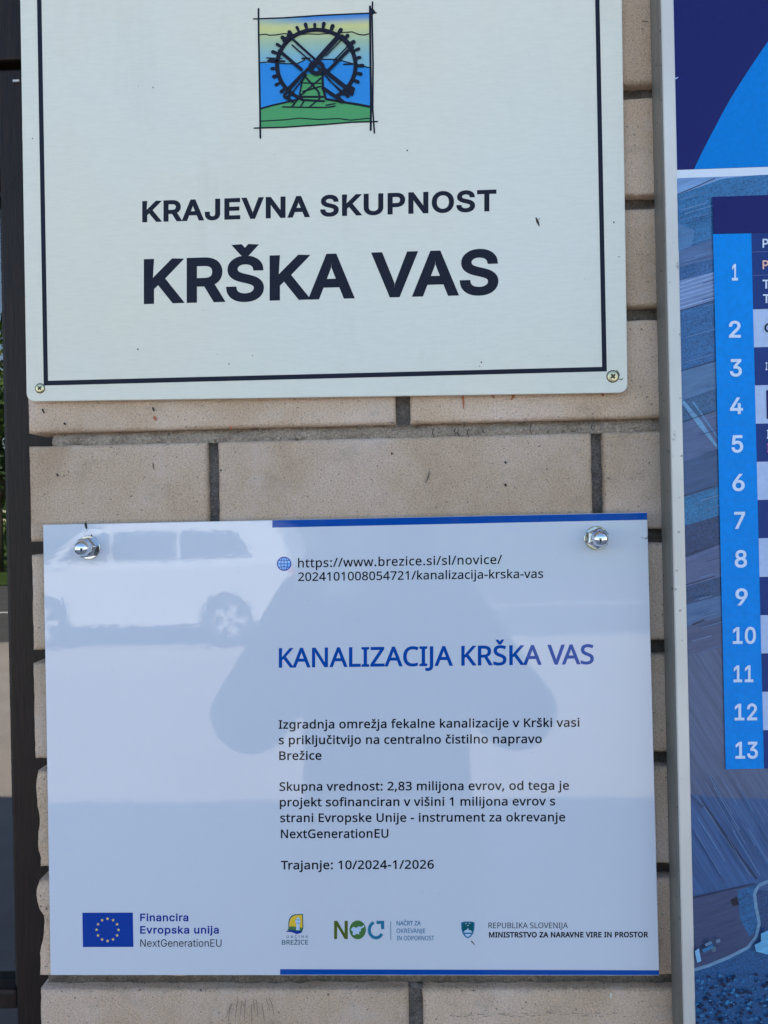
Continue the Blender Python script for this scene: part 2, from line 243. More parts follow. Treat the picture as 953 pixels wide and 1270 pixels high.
  'o': (847, ['122 165 156 111 196 67 244 32 298 6 358 -9 422 -14 484 -10 540 2 591 23 637 51 677 88 711 132 738 183 757 241 768 306 772 377 767 456 752 526 728 588 695 641 654 684 606 719 551 745 491 760 426 765 364 761 307 749 256 728 211 700 171 664 137 620 111 570 92 512 81 448 77 377 82 298 97 227', '228 224 210 294 204 377 210 459 227 528 256 585 279 612 308 634 341 649 379 658 423 661 467 658 505 649 539 634 568 612 591 585 621 528 638 459 644 377 638 294 621 224 591 166 568 138 539 116 506 100 467 91 424 88 381 91 342 100 309 116 280 138 257 166']),
  'p': (861, ['119 751 119 -336 242 -336 242 -28 239 35 234 95 242 95 266 67 296 42 331 19 372 1 420 -10 475 -14 529 -10 578 2 623 22 664 49 700 85 730 129 754 180 771 238 781 304 784 377 781 451 771 517 754 575 730 626 700 668 664 703 623 730 579 749 530 761 476 765 419 761 371 750 331 731 297 707 267 679 242 648 237 648 220 751', '262 220 247 291 242 377 242 401 249 481 266 546 292 597 313 620 340 638 373 651 411 658 454 661 493 658 528 649 559 633 585 612 607 584 635 527 651 458 657 378 655 324 647 274 635 229 618 189 596 154 569 126 537 105 500 92 457 88 410 91 370 100 336 115 309 136 288 163']),
  'r': (578, ['220 751 119 751 119 0 242 0 242 401 245 449 255 493 272 533 294 568 321 597 353 621 388 639 424 649 461 653 502 650 542 643 557 756 515 763 469 765 419 760 374 745 333 720 297 688 266 653 239 613 234 613']),
  's': (671, ['137 8 173 -1 213 -8 258 -13 308 -14 393 -8 466 11 527 42 556 66 579 95 595 128 605 165 608 207 605 245 596 278 581 307 561 332 535 355 504 375 468 394 428 412 382 430 268 478 242 492 222 506 207 520 197 536 191 553 189 573 193 599 207 621 229 639 260 653 298 661 345 664 381 662 416 658 451 650 550 616 592 714 557 729 520 741 481 751 440 759 398 763 353 765 274 759 206 742 149 713 121 690 99 664 84 635 74 602 71 566 74 527 84 494 99 465 121 440 147 418 179 398 216 379 258 360 304 342 418 291 442 276 460 261 473 246 482 231 487 214 489 196 484 165 470 138 447 116 413 99 368 88 311 85 267 87 224 94 181 104 141 117 105 131 73 146 73 34 103 20']),
  't': (506, ['22 714 22 655 129 655 129 218 132 162 143 115 160 77 182 47 209 23 240 6 274 -5 311 -12 349 -14 419 -8 475 8 475 102 427 92 370 87 337 91 309 102 285 120 267 146 256 180 252 221 252 655 469 655 469 751 252 751 252 923 179 923 130 763']),
  'u': (866, ['111 259 114 205 122 157 136 116 155 80 179 51 209 28 245 10 286 -4 332 -11 384 -14 431 -11 477 -2 521 13 561 35 595 64 622 99 627 99 646 0 746 0 746 751 623 751 623 360 618 279 602 212 575 158 553 133 524 114 490 99 449 91 402 88 342 95 295 117 262 153 242 203 235 268 235 751 111 751']),
  'v': (711, ['352 109 338 167 315 239 291 308 132 751 0 751 284 0 426 0 711 751 580 751 397 241 373 168 357 109']),
  'w': (1101, ['296 127 276 230 246 352 143 752 15 752 221 1 361 1 496 423 528 537 546 623 552 623 572 537 604 424 732 1 877 1 1085 752 959 752 854 352 823 225 804 129 798 129 778 225 748 329 619 752 485 752 332 260 314 186 301 127']),
  'x': (741, ['164 0 371 300 576 0 716 0 443 384 702 751 563 751 371 468 178 751 38 751 297 384 25 0']),
  'z': (658, ['55 81 55 0 604 0 604 95 196 95 594 658 594 751 78 751 78 655 458 655']),
  'Č': (885, ['91 401 108 310 137 228 177 157 228 97 290 49 364 14 449 -7 545 -14 597 -13 645 -10 687 -4 726 4 765 14 803 27 803 136 688 108 648 102 606 98 563 97 498 101 439 114 387 136 343 166 305 205 274 252 249 305 232 364 222 429 218 500 222 572 233 638 252 697 278 750 311 796 351 834 396 864 447 886 503 899 564 903 608 901 649 896 688 887 791 849 842 955 759 988 667 1007 566 1014 468 1007 381 985 304 949 238 900 184 839 141 768 110 687 91 598 85 501', '408 1100 518 1100 648 1310 558 1310 463 1190 368 1310 278 1310']),
  'č': (672, ['82 288 97 215 121 153 154 101 195 59 243 27 297 4 356 -9 420 -14 461 -13 498 -10 530 -4 559 5 587 15 613 27 613 136 586 124 558 114 527 105 494 98 458 94 419 92 378 95 342 104 310 118 282 139 258 165 228 220 210 289 204 373 213 475 240 555 284 612 346 646 426 657 453 656 481 652 510 646 588 622 626 724 602 735 573 744 539 753 503 760 467 764 429 765 364 760 304 747 249 724 200 692 158 650 123 597 97 533 82 458 77 371', '351 941 256 1061 166 1061 296 851 406 851 536 1061 446 1061']),
  'Š': (769, ['71 34 106 20 145 8 190 -1 239 -8 291 -13 346 -14 409 -11 466 -2 518 13 565 34 606 60 641 92 668 129 688 171 699 217 703 268 700 317 689 360 672 398 648 431 617 460 579 487 536 511 486 534 380 576 337 595 301 613 272 632 249 652 232 674 220 698 213 726 211 758 216 799 232 834 259 863 296 885 343 899 401 903 444 901 486 896 527 888 567 877 605 864 640 850 679 958 640 974 599 987 555 999 507 1007 457 1012 403 1014 343 1011 288 1000 237 983 193 960 155 931 125 896 102 855 89 810 84 759 87 715 94 674 108 637 126 604 149 576 200 533 264 495 342 462 398 441 445 420 484 401 515 381 539 361 556 339 568 315 575 287 577 256 571 210 552 171 520 139 476 115 420 100 352 95 299 97 247 103 197 113 150 126 108 140 71 154', '387 1190 292 1310 202 1310 332 1100 442 1100 572 1310 482 1310']),
  'š': (671, ['73 146 73 34 103 20 137 8 173 -1 213 -8 258 -13 308 -14 393 -8 466 11 527 42 556 66 579 95 595 128 605 165 608 207 605 245 596 278 581 307 561 332 535 355 504 375 468 394 428 412 382 430 268 478 242 492 222 506 207 520 197 536 191 553 189 573 193 599 207 621 229 639 260 653 298 661 345 664 381 662 416 658 451 650 550 616 592 714 557 729 520 741 481 751 440 759 398 763 353 765 274 759 206 742 149 713 121 690 99 664 84 635 74 602 71 566 74 527 84 494 99 465 121 440 147 418 179 398 216 379 258 360 304 342 418 291 442 276 460 261 473 246 482 231 487 214 489 196 484 165 470 138 447 116 413 99 368 88 311 85 267 87 224 94 181 104 141 117 105 131', '244 1061 154 1061 284 851 394 851 524 1061 434 1061 339 941']),
  'Ž': (801, ['304 1310 214 1310 344 1100 454 1100 584 1310 494 1310 399 1190', '53 95 53 0 746 0 746 112 206 112 732 905 732 1000 70 1000 70 888 580 888']),
  'ž': (658, ['234 1061 144 1061 274 851 384 851 514 1061 424 1061 329 941', '55 81 55 0 604 0 604 95 196 95 594 658 594 751 78 751 78 655 458 655']),
  ' ': (364, []),
 },
 'G': {
  '0': (891, ['112 304 135 223 167 152 207 94 255 47 311 14 375 -6 446 -13 516 -6 580 14 636 47 684 94 724 152 755 223 778 304 792 396 797 499 792 602 778 694 755 776 723 847 683 906 635 952 579 986 516 1006 446 1013 376 1006 312 986 256 952 208 906 168 847 136 776 113 694 99 602 94 499 99 396', '242 283 227 347 218 419 215 499 218 580 227 653 242 717 263 772 289 818 320 855 357 882 399 898 446 903 492 898 533 882 570 855 602 818 628 772 649 717 664 653 673 580 676 499 673 419 664 347 649 283 628 228 602 182 570 145 533 118 492 102 446 97 399 102 357 118 320 145 289 182 263 228']),
  '1': (891, ['390 1000 169 839 169 703 411 881 417 881 417 107 150 107 150 0 768 0 768 107 542 107 542 1000']),
  '2': (891, ['126 93 126 0 765 0 765 111 300 111 300 119 579 411 624 463 660 508 690 550 713 588 729 624 740 659 747 695 749 732 745 783 732 831 710 875 680 915 644 948 601 976 553 997 500 1009 442 1013 384 1009 331 997 281 976 237 947 200 911 169 869 147 821 133 769 129 711 250 711 252 748 260 782 273 813 290 839 312 862 339 880 369 893 403 900 440 903 475 901 507 894 537 883 564 867 586 847 605 823 619 795 627 764 630 730 628 699 621 670 611 642 596 614 578 585 555 555 460 450']),
  '3': (891, ['213 44 261 19 313 1 369 -10 428 -13 493 -9 553 3 607 24 655 53 695 88 728 130 753 177 767 229 772 285 767 339 753 390 729 437 696 479 655 514 606 542 549 561 486 570 434 569 732 905 732 1000 137 1000 137 889 566 889 566 881 308 588 308 487 395 487 451 484 499 474 540 459 574 439 601 414 621 386 635 354 644 320 647 285 644 246 634 212 618 183 597 157 571 136 541 119 507 107 470 100 430 98 392 100 357 106 325 116 296 131 270 149 249 171 232 197 221 226 215 259 86 259 94 205 111 156 138 113 172 75']),
  '4': (891, ['78 311 78 207 554 207 554 0 674 0 674 207 812 207 812 319 674 319 674 624 554 624 554 319 213 319 213 326 611 1000 485 1000']),
  '5': (891, ['117 256 124 207 139 161 163 118 194 80 231 48 275 22 324 2 377 -9 435 -13 497 -8 554 6 607 30 653 62 693 102 725 149 749 201 763 259 768 321 766 368 758 412 745 454 727 493 705 529 678 561 648 589 615 612 578 631 538 645 496 653 451 656 416 654 382 648 349 639 319 626 292 611 268 593 263 593 296 889 720 889 720 1000 189 1000 132 497 252 483 273 500 299 515 329 528 362 537 395 542 428 544 468 541 506 531 540 515 570 493 595 467 616 435 632 399 641 360 644 319 641 278 632 240 617 205 597 174 573 148 543 127 510 111 474 101 435 98 401 100 370 107 341 118 314 134 291 153 271 175 256 200 245 227 240 256']),
  '6': (891, ['166 146 197 100 235 61 280 29 330 6 385 -8 445 -13 505 -9 559 5 609 28 654 59 692 98 723 143 746 194 760 249 764 309 760 368 748 422 727 471 698 514 663 550 621 579 573 600 520 613 462 617 435 616 409 611 385 603 362 593 344 581 633 1000 496 1000 270 669 221 594 184 527 157 470 139 418 128 367 125 318 130 256 143 199', '271 200 257 234 249 271 246 311 249 351 257 387 271 420 290 450 314 475 342 495 373 510 408 518 445 521 482 518 517 509 548 494 575 474 599 449 618 419 632 386 641 349 644 309 641 270 632 233 618 199 599 169 575 144 548 123 517 108 482 98 445 95 408 98 373 108 342 123 314 144 290 170']),
  '7': (891, ['191 0 324 0 768 882 768 1000 122 1000 122 889 636 889 636 881']),
  '8': (891, ['146 121 179 82 219 49 266 22 320 3 380 -9 445 -13 509 -9 569 3 623 22 671 49 711 82 744 121 768 166 783 214 788 266 785 307 776 347 761 384 742 418 718 448 690 474 659 495 626 510 591 520 591 525 635 542 674 569 706 605 731 649 745 696 750 748 746 797 732 842 710 884 681 921 645 953 602 979 554 998 502 1009 445 1013 388 1009 335 998 287 979 244 953 207 921 178 884 156 842 142 797 138 748 143 696 158 648 182 605 215 569 254 542 300 525 300 520 264 510 230 495 199 474 171 448 147 418 128 384 114 347 105 307 102 266 107 214 122 166', '253 180 239 208 230 238 227 272 230 308 239 341 255 371 276 397 302 420 333 438 367 451 404 459 445 462 485 459 522 451 556 438 587 420 613 397 634 371 649 341 659 308 662 272 659 238 650 208 635 180 615 155 590 135 560 118 526 106 487 99 445 97 402 99 364 106 329 118 299 135 273 155', '264 706 261 738 264 770 271 800 284 826 302 849 323 868 349 884 378 895 410 902 445 904 480 902 512 895 541 884 566 868 587 849 605 826 618 800 625 770 628 738 625 706 617 677 604 650 586 626 564 606 539 590 510 578 479 571 445 569 410 571 378 578 349 590 323 606 302 626 284 650 271 677']),
  '9': (891, ['163 529 192 486 227 450 269 421 317 400 370 387 428 383 455 384 481 389 505 397 527 407 546 420 256 0 394 0 668 406 706 473 733 530 750 582 761 633 764 682 760 744 746 801 723 854 692 900 655 939 610 971 559 994 504 1008 444 1013 385 1009 330 995 280 972 235 941 197 903 166 858 143 807 130 751 125 691 129 632 142 578', '272 581 258 615 249 651 246 691 249 730 258 767 272 801 291 831 314 856 342 877 373 892 407 902 444 905 482 902 517 892 548 877 576 856 599 830 618 800 632 766 641 729 644 689 641 650 632 613 618 580 599 550 576 525 548 505 516 490 482 482 444 479 407 482 373 491 342 506 314 526 291 551']),
  'A': (943, ['32 0 167 0 264 279 677 279 777 0 910 0 543 1000 396 1000', '374 595 418 729 469 897 519 732 564 595 637 391 303 391']),
  'E': (823, ['245 112 245 450 699 450 699 562 245 562 245 888 732 888 732 1000 118 1000 118 0 738 0 738 112']),
  'F': (806, ['245 0 245 435 681 435 681 547 245 547 245 888 726 888 726 1000 118 1000 118 0']),
  'G': (1023, ['136 227 179 156 231 97 294 49 365 14 443 -6 528 -13 605 -8 676 9 740 37 798 75 846 122 886 179 916 243 934 314 940 393 940 503 556 503 556 391 815 391 811 341 799 289 779 242 751 201 718 167 678 140 632 120 582 108 528 104 468 109 413 124 362 150 316 186 278 231 246 285 222 348 208 419 203 499 208 580 222 652 246 715 277 769 315 814 360 850 410 876 464 891 521 896 556 894 589 890 620 882 649 871 675 856 700 839 723 820 743 798 761 773 777 746 791 717 802 685 932 685 921 732 904 777 883 818 857 857 827 891 793 922 755 949 713 972 669 990 622 1003 573 1011 521 1013 438 1006 362 986 293 951 231 903 179 844 136 773 104 691 85 600 79 499 85 399 104 309']),
  'I': (591, ['61 112 61 0 530 0 530 112 359 112 359 888 530 888 530 1000 61 1000 61 888 232 888 232 112']),
  'J': (779, ['65 286 68 231 78 181 95 137 118 98 148 64 184 36 223 15 266 -1 313 -10 364 -13 414 -10 461 -1 504 15 543 36 578 64 608 98 631 137 648 181 658 231 661 286 661 1000 534 1000 534 286 529 230 513 183 487 146 453 119 412 103 364 98 315 103 274 119 239 146 213 183 197 230 192 286 192 340 65 340']),
  'K': (917, ['118 1000 118 0 245 0 245 328 389 481 732 0 882 0 477 567 881 1000 715 1000 343 596 273 513 244 476 245 1000']),
  'N': (1029, ['244 645 236 845 291 749 349 650 397 570 760 0 911 0 911 1000 784 1000 785 309 788 213 793 148 762 210 713 296 674 359 268 1000 118 1000 118 0 246 0']),
  'O': (1048, ['105 308 137 227 181 156 234 97 296 49 366 14 442 -6 525 -13 608 -6 684 14 754 49 816 97 869 156 912 227 944 308 963 399 969 499 963 600 944 691 912 773 869 844 816 903 754 951 684 986 608 1006 525 1013 442 1006 366 986 296 951 234 903 181 844 137 773 105 691 86 600 79 499 86 399', '246 284 222 347 208 418 203 499 208 580 222 653 246 716 278 770 317 815 362 850 413 876 467 891 525 896 582 891 636 876 687 851 732 816 771 771 803 717 827 653 841 581 846 499 841 418 827 346 803 283 771 229 732 184 687 149 636 124 582 109 525 104 467 109 413 124 362 150 317 185 278 230']),
  'P': (874, ['118 0 245 0 245 365 462 365 535 370 598 384 653 407 699 439 737 477 766 522 787 572 799 626 803 683 799 741 787 795 766 845 737 889 699 927 653 958 598 981 535 995 462 1000 118 1000', '456 889 505 886 548 877 584 862 613 842 637 818 655 789 667 757 675 721 677 683 675 645 667 610 655 577 637 548 613 523 584 503 548 488 506 480 457 477 245 477 245 889']),
  'R': (883, ['118 0 245 0 245 389 464 389 484 390 694 0 841 0 616 412 654 427 701 456 738 491 767 534 788 582 801 634 805 692 801 750 788 803 767 851 738 894 701 931 655 960 600 982 536 996 464 1000 118 1000', '458 889 507 886 549 878 585 864 614 846 638 823 656 796 669 765 676 730 679 692 676 655 669 621 656 591 638 564 614 542 585 524 550 511 508 504 459 501 245 501 245 889']),
  'S': (878, ['100 163 126 118 159 78 201 45 251 18 307 -2 370 -13 440 -17 512 -13 578 0 636 21 686 49 727 84 760 125 784 171 798 220 803 272 800 316 791 354 776 388 756 418 732 444 705 467 675 487 644 504 612 518 519 549 417 577 333 606 305 620 279 636 257 656 240 679 230 706 226 738 229 769 238 797 253 822 273 845 299 864 329 880 363 892 401 899 442 901 499 896 550 883 594 860 629 828 652 789 663 743 788 743 782 793 766 839 741 882 708 920 668 952 621 978 568 998 510 1009 446 1013 383 1009 324 998 270 979 222 952 181 919 147 880 122 836 107 786 102 732 105 694 113 658 126 625 145 595 169 568 220 529 284 496 361 470 481 437 582 402 609 388 633 371 653 352 667 330 676 304 679 274 676 240 665 209 648 181 624 156 596 135 562 118 524 106 484 99 440 97 400 99 363 105 327 115 295 130 267 149 243 172 224 200 212 232 205 268 75 268 83 213']),
  'T': (882, ['62 1000 62 888 379 888 379 0 505 0 505 888 819 888 819 1000']),
  'U': (1017, ['118 340 123 274 139 213 166 157 203 107 249 65 303 30 365 4 433 -11 509 -16 584 -11 652 4 714 30 768 65 814 107 850 157 877 213 894 274 899 340 899 1000 772 1000 772 350 768 304 758 261 740 222 716 187 686 158 650 134 608 116 561 105 509 101 457 105 410 116 368 134 331 158 301 187 277 222 259 261 248 304 244 350 244 1000 118 1000']),
  'V': (943, ['166 1000 32 1000 401 0 546 0 910 1000 776 1000 525 271 474 103 423 270 378 405']),
  'a': (765, ['94 88 119 56 150 30 186 10 226 -5 268 -14 314 -17 355 -15 391 -9 423 2 451 16 475 31 495 48 512 67 526 85 536 102 544 102 544 0 662 0 662 494 659 546 649 592 634 630 613 661 589 687 562 708 532 725 502 737 470 746 439 751 409 755 381 756 341 754 301 748 261 738 223 724 187 704 154 680 125 651 101 615 81 572 197 538 205 556 217 574 231 591 249 607 269 621 293 634 320 643 351 648 385 650 417 648 446 643 471 633 493 620 511 603 524 583 534 560 540 534 542 505 542 501 540 484 533 471 521 462 505 455 485 450 459 446 350 432 246 414 213 405 182 394 152 380 126 362 104 341 85 316 71 287 63 252 60 212 64 166 75 124', '200 142 189 161 183 182 181 206 183 233 191 255 203 274 220 289 241 302 264 312 290 320 317 326 455 346 510 358 524 362 535 367 542 373 542 271 539 241 531 211 518 183 500 157 476 134 448 115 415 101 377 92 335 89 306 91 279 95 255 103 234 113 215 126']),
  'c': (778, ['110 167 143 113 183 68 230 32 284 5 343 -11 407 -16 444 -14 479 -9 512 -1 544 10 574 25 602 42 628 62 651 85 671 110 688 138 702 168 713 201 598 230 592 210 583 192 573 174 561 158 547 143 532 130 515 119 497 109 477 101 455 96 432 92 407 91 361 95 320 108 285 130 256 158 232 192 213 231 200 274 192 320 189 368 192 417 200 464 213 508 232 547 256 581 285 610 320 631 361 644 407 648 431 647 454 644 476 639 496 631 514 622 531 611 546 598 559 584 571 568 581 551 589 534 595 515 711 544 700 576 685 605 668 633 648 658 625 680 600 700 572 717 543 730 511 741 478 749 443 754 407 756 343 751 284 734 230 707 183 671 143 626 110 572 86 511 72 443 67 368 72 295 86 228']),
  'e': (794, ['72 294 86 227 109 167 142 113 182 68 230 32 285 5 348 -11 417 -16 466 -13 512 -5 555 9 594 27 629 50 659 77 684 108 703 142 717 179 601 207 591 183 577 162 561 143 543 127 522 114 499 104 473 97 446 92 417 91 373 94 333 104 297 121 265 144 239 173 217 209 201 250 192 297 190 333 730 333 730 381 727 445 717 503 702 554 682 599 657 637 628 670 595 697 560 719 522 735 483 747 444 754 403 756 339 750 280 734 226 706 179 669 140 623 109 569 86 508 72 441 67 367', '192 455 200 493 214 530 234 563 258 592 288 616 322 634 360 645 403 649 446 645 483 635 516 617 544 593 567 563 585 528 598 488 606 445 607 434 190 434']),
  'i': (328, ['81 950 84 929 92 910 106 894 123 881 143 873 164 870 186 873 206 881 224 894 237 910 245 929 248 950 245 971 237 990 224 1006 206 1019 186 1027 164 1030 143 1027 123 1019 106 1006 92 990 84 971', '103 746 103 0 223 0 223 746']),
  'j': (328, ['35 -167 4 -170 -19 -170 -19 -281 7 -281 52 -278 92 -269 127 -254 156 -234 181 -208 200 -178 213 -142 221 -103 223 -59 223 746 103 746 100 -91 93 -119 80 -141 61 -157', '122 1019 105 1006 92 990 84 971 81 950 84 929 92 910 105 894 122 881 142 873 164 870 186 873 206 881 223 894 237 910 245 929 248 950 245 971 237 990 223 1006 206 1019 186 1027 164 1030 142 1027']),
  'k': (748, ['223 416 223 1000 103 1000 103 0 223 0 223 275 303 350 578 0 732 0 395 426 708 746 559 746 237 416']),
  'n': (805, ['223 0 223 446 226 487 234 524 248 556 267 583 289 606 316 624 346 637 378 644 413 647 461 642 503 625 537 598 562 562 577 516 582 462 582 0 702 0 702 472 698 532 687 585 669 631 645 669 615 700 580 724 540 742 496 752 447 756 393 751 344 736 299 712 260 676 227 627 220 609 219 746 103 746 103 0']),
  'o': (816, ['86 228 110 167 143 113 183 68 230 32 284 5 343 -11 407 -16 473 -11 533 5 587 32 634 68 674 113 706 167 730 228 744 295 749 368 744 443 730 511 706 572 674 626 634 671 587 707 533 734 473 751 407 756 343 751 284 734 230 707 183 671 143 626 110 572 86 511 72 443 67 368 72 295', '213 231 200 274 192 320 189 368 192 417 200 464 213 508 232 547 256 581 285 610 320 631 361 644 407 648 454 644 496 631 531 610 561 581 585 547 604 507 617 464 625 417 628 368 625 320 617 274 604 231 585 192 561 158 531 130 496 108 454 95 407 91 361 95 320 108 285 130 256 158 232 192']),
  'p': (834, ['220 628 220 746 103 746 103 -281 223 -281 223 115 232 115 271 61 290 42 312 24 339 7 371 -6 408 -13 451 -16 511 -11 566 5 616 32 660 68 697 112 727 166 749 227 763 296 767 371 763 446 749 514 727 575 697 628 659 673 615 709 565 735 510 751 450 756 406 753 369 746 337 733 310 716 288 699 270 680 232 628', '224 319 221 372 224 425 232 474 246 517 264 555 288 587 317 613 351 633 389 644 433 648 477 644 516 632 550 612 579 585 603 552 621 513 634 470 642 423 645 372 642 321 634 273 621 229 602 190 578 156 549 129 515 108 477 96 433 92 390 96 352 108 318 128 289 154 265 187 246 226 232 270']),
  'r': (509, ['223 0 223 466 226 499 234 530 247 557 265 582 287 602 313 618 342 630 373 638 407 640 452 638 479 634 479 754 451 756 419 756 376 752 336 741 300 722 269 696 244 666 227 631 219 631 219 746 103 746 103 0']),
  's': (717, ['121 74 149 47 182 25 220 7 262 -6 308 -14 358 -16 413 -13 464 -3 511 13 552 35 586 61 614 93 635 129 647 167 651 209 646 258 629 300 602 337 563 367 513 392 451 411 338 438 299 449 268 462 244 478 227 497 216 519 213 545 218 574 233 600 257 623 289 640 326 650 368 654 412 650 448 639 477 620 499 597 515 572 527 545 637 570 625 605 608 637 588 667 563 693 533 715 499 732 460 745 417 753 368 756 317 753 270 744 226 728 188 707 155 682 128 652 108 617 96 579 92 538 98 489 114 446 142 409 181 378 231 353 293 334 417 305 450 295 478 283 499 267 515 248 524 227 527 202 522 173 506 146 481 122 446 104 405 93 356 89 314 92 276 102 244 118 217 141 198 172 185 209 70 185 81 143 98 106']),
  't': (447, ['134 127 151 80 181 42 221 14 271 -2 331 -8 377 -5 419 3 397 105 364 100 335 98 306 100 284 108 267 120 256 138 250 162 248 192 248 643 401 643 401 746 248 746 248 926 128 926 128 746 13 746 13 643 128 643 128 183']),
  'u': (806, ['103 746 103 273 107 213 118 161 136 115 161 77 191 45 226 21 266 4 310 -7 358 -10 412 -5 461 9 505 33 545 69 578 118 586 138 586 0 702 0 702 746 582 746 582 300 579 259 571 222 557 190 538 162 516 140 490 122 460 109 428 101 393 99 345 104 303 120 269 147 244 184 228 229 223 283 223 746']),
  'v': (765, ['367 171 325 305 166 746 34 746 319 0 445 0 730 746 599 746 440 305 399 171 383 115']),
  'x': (744, ['41 0 180 0 291 168 351 267 372 303 393 267 454 168 564 0 703 0 441 377 691 746 554 746 458 601 375 458 352 498 290 601 197 746 56 746 305 382']),
  'Š': (878, ['100 163 126 118 159 78 201 45 251 18 307 -2 370 -13 440 -17 512 -13 578 0 636 21 686 49 727 84 760 125 784 171 798 220 803 272 800 316 791 354 776 388 756 418 732 444 705 467 675 487 644 504 612 518 519 549 417 577 333 606 305 620 279 636 257 656 240 679 230 706 226 738 229 769 238 797 253 822 273 845 299 864 329 880 363 892 401 899 442 901 499 896 550 883 594 860 629 828 652 789 663 743 788 743 782 793 766 839 741 882 708 920 668 952 621 978 568 998 510 1009 446 1013 383 1009 324 998 270 979 222 952 181 919 147 880 122 836 107 786 102 732 105 694 113 658 126 625 145 595 169 568 220 529 284 496 361 470 481 437 582 402 609 388 633 371 653 352 667 330 676 304 679 274 676 240 665 209 648 181 624 156 596 135 562 118 524 106 484 99 440 97 400 99 363 105 327 115 295 130 267 149 243 172 224 200 212 232 205 268 75 268 83 213', '438 1177 341 1295 223 1295 223 1289 381 1110 495 1110 653 1289 653 1295 533 1295']),
  ' ': (369, []),
 },
}
KERN = {'VA': -90, 'AV': -90, 'TA': -60, 'Tr': -90, 'AT': -60, 'KO': -20}
GLYPHS = {}
def glyph(font, ch, bold):
    """triangles of one letter, its outline pushed outwards by the boldness and mitred at the corners"""
    if (font, ch, bold) in GLYPHS: return GLYPHS[font, ch, bold]
    loops = []
    for L in FONTS[font][ch][1]:
        v = [float(a)/1000 for a in L.split()]; Q = []
        for p in zip(v[::2], v[1::2]):
            if not Q or math.hypot(p[0]-Q[-1][0], p[1]-Q[-1][1]) > .007: Q.append(p)
        if math.hypot(Q[0][0]-Q[-1][0], Q[0][1]-Q[-1][1]) < .007: Q.pop()
        out_ = []; n = len(Q)
        for j in range(n):
            a, p, b = Vector(Q[j-1]), Vector(Q[j]), Vector(Q[(j+1) % n]); d1, d2 = (p-a).normalized(), (b-p).normalized()
            n1, n2 = Vector((d1.y, -d1.x)), Vector((d2.y, -d2.x)); m_ = (n1+n2)/max(.45, 1+n1.dot(n2))
            out_.append(Vector((p.x+m_.x*bold, p.y+m_.y*bold)))
        loops.append(out_)
    vs, ed = [], []
    for L in loops:
        o = len(vs); vs += L; ed += [(o+i, o+(i+1) % len(L)) for i in range(len(L))]
    if not vs: GLYPHS[font, ch, bold] = ([], []); return [], []
    V_, _, T_, _, _, _ = delaunay_2d_cdt(vs, ed, [], 0, 1e-5); keep = []
    for t in T_:
        c = (V_[t[0]]+V_[t[1]]+V_[t[2]])/3; w = 0
        for L in loops:
            for i in range(len(L)):
                p, q = L[i-1], L[i]
                if (p.y > c.y) != (q.y > c.y) and p.x+(c.y-p.y)/(q.y-p.y)*(q.x-p.x) > c.x: w += 1 if q.y > p.y else -1
        if w > 0: keep.append(tuple(t))
    GLYPHS[font, ch, bold] = ([(p.x, p.y) for p in V_], keep); return GLYPHS[font, ch, bold]
def text(body, x0, yb0, x1, yb1, cap, yplane, m, parent, bold=0, space=0, name='lettering', font='H'):
    """a line of lettering whose baseline runs from pixel (x0,yb0) to (x1,yb1), fitted to that width; letter shapes from FONTS (cap height 1000)"""
    vs, fs, x = [], [], 0
    for i, ch in enumerate(body):
        if i: x += KERN.get(body[i-1]+ch, 0)/1000
        gv, gt = glyph(font, ch, bold); o = len(vs)
        vs += [(a+x, b) for a, b in gv]; fs += [tuple(o+k for k in t) for t in gt]
        x += FONTS[font][ch][0]/1000 + space
    used = {k for f in fs for k in f}; xa, xb = min(vs[k][0] for k in used), max(vs[k][0] for k in used)
    A = P(x0, yb0, yplane); B = P(x1, yb1, yplane)
    T = P((x0+x1)/2, (yb0+yb1)/2 - cap, yplane) - P((x0+x1)/2, (yb0+yb1)/2, yplane)
    ex = (B-A)/(xb-xa); ez = T/(1 + 2*bold)
    me = bpy.data.meshes.new(name); me.from_pydata([tuple(ex*(a-xa) + ez*(b+bold)) for a, b in vs], [], fs)
    me.materials.append(m)
    o = link(name, me, parent); o.location = A - parent.location; return o

# ------------------------------------------------------------------ materials
def laminated(name, color, rough=.012, spec=.5, dist=1.3e-5, tint=False):
    """print under a glossy, faintly rippled laminate"""
    m = mat(name, color, rough, 0, spec); n = N(m); p = n.pos()
    a = n.noise(p, 260, 2); b1 = n.bump(a, dist)
    b = n.noise(p, 22, 2); n.bump(b, dist*2.2, prev=b1)
    return m
M_SIGN = laminated('laminated_white', srgb(200, 205, 216), .012, .55)
M_LBLACK = laminated('print_black', (.012, .012, .018), spec=.26)
M_LBLUE = laminated('print_blue', (.004, .065, .33), spec=.26)
M_LNAVY = laminated('print_navy', (.008, .03, .26), spec=.26)
M_LEU = laminated('print_flag_blue', (.004, .04, .30), spec=.26)
M_LYEL = laminated('print_yellow', (.75, .62, .12))
M_LORG = laminated('print_orange', (.78, .50, .03))
M_LGRN = laminated('print_green', (.07, .17, .05))
M_LOLIVE = laminated('print_olive', (.085, .12, .02))
M_LTEAL = laminated('print_teal', (.02, .17, .30))
M_LDTEAL = laminated('print_dark_teal', (.01, .10, .12))
M_LLIGHT = laminated('print_pale', (.45, .58, .75))
M_LSKY = laminated('print_sky', (.10, .42, .85))

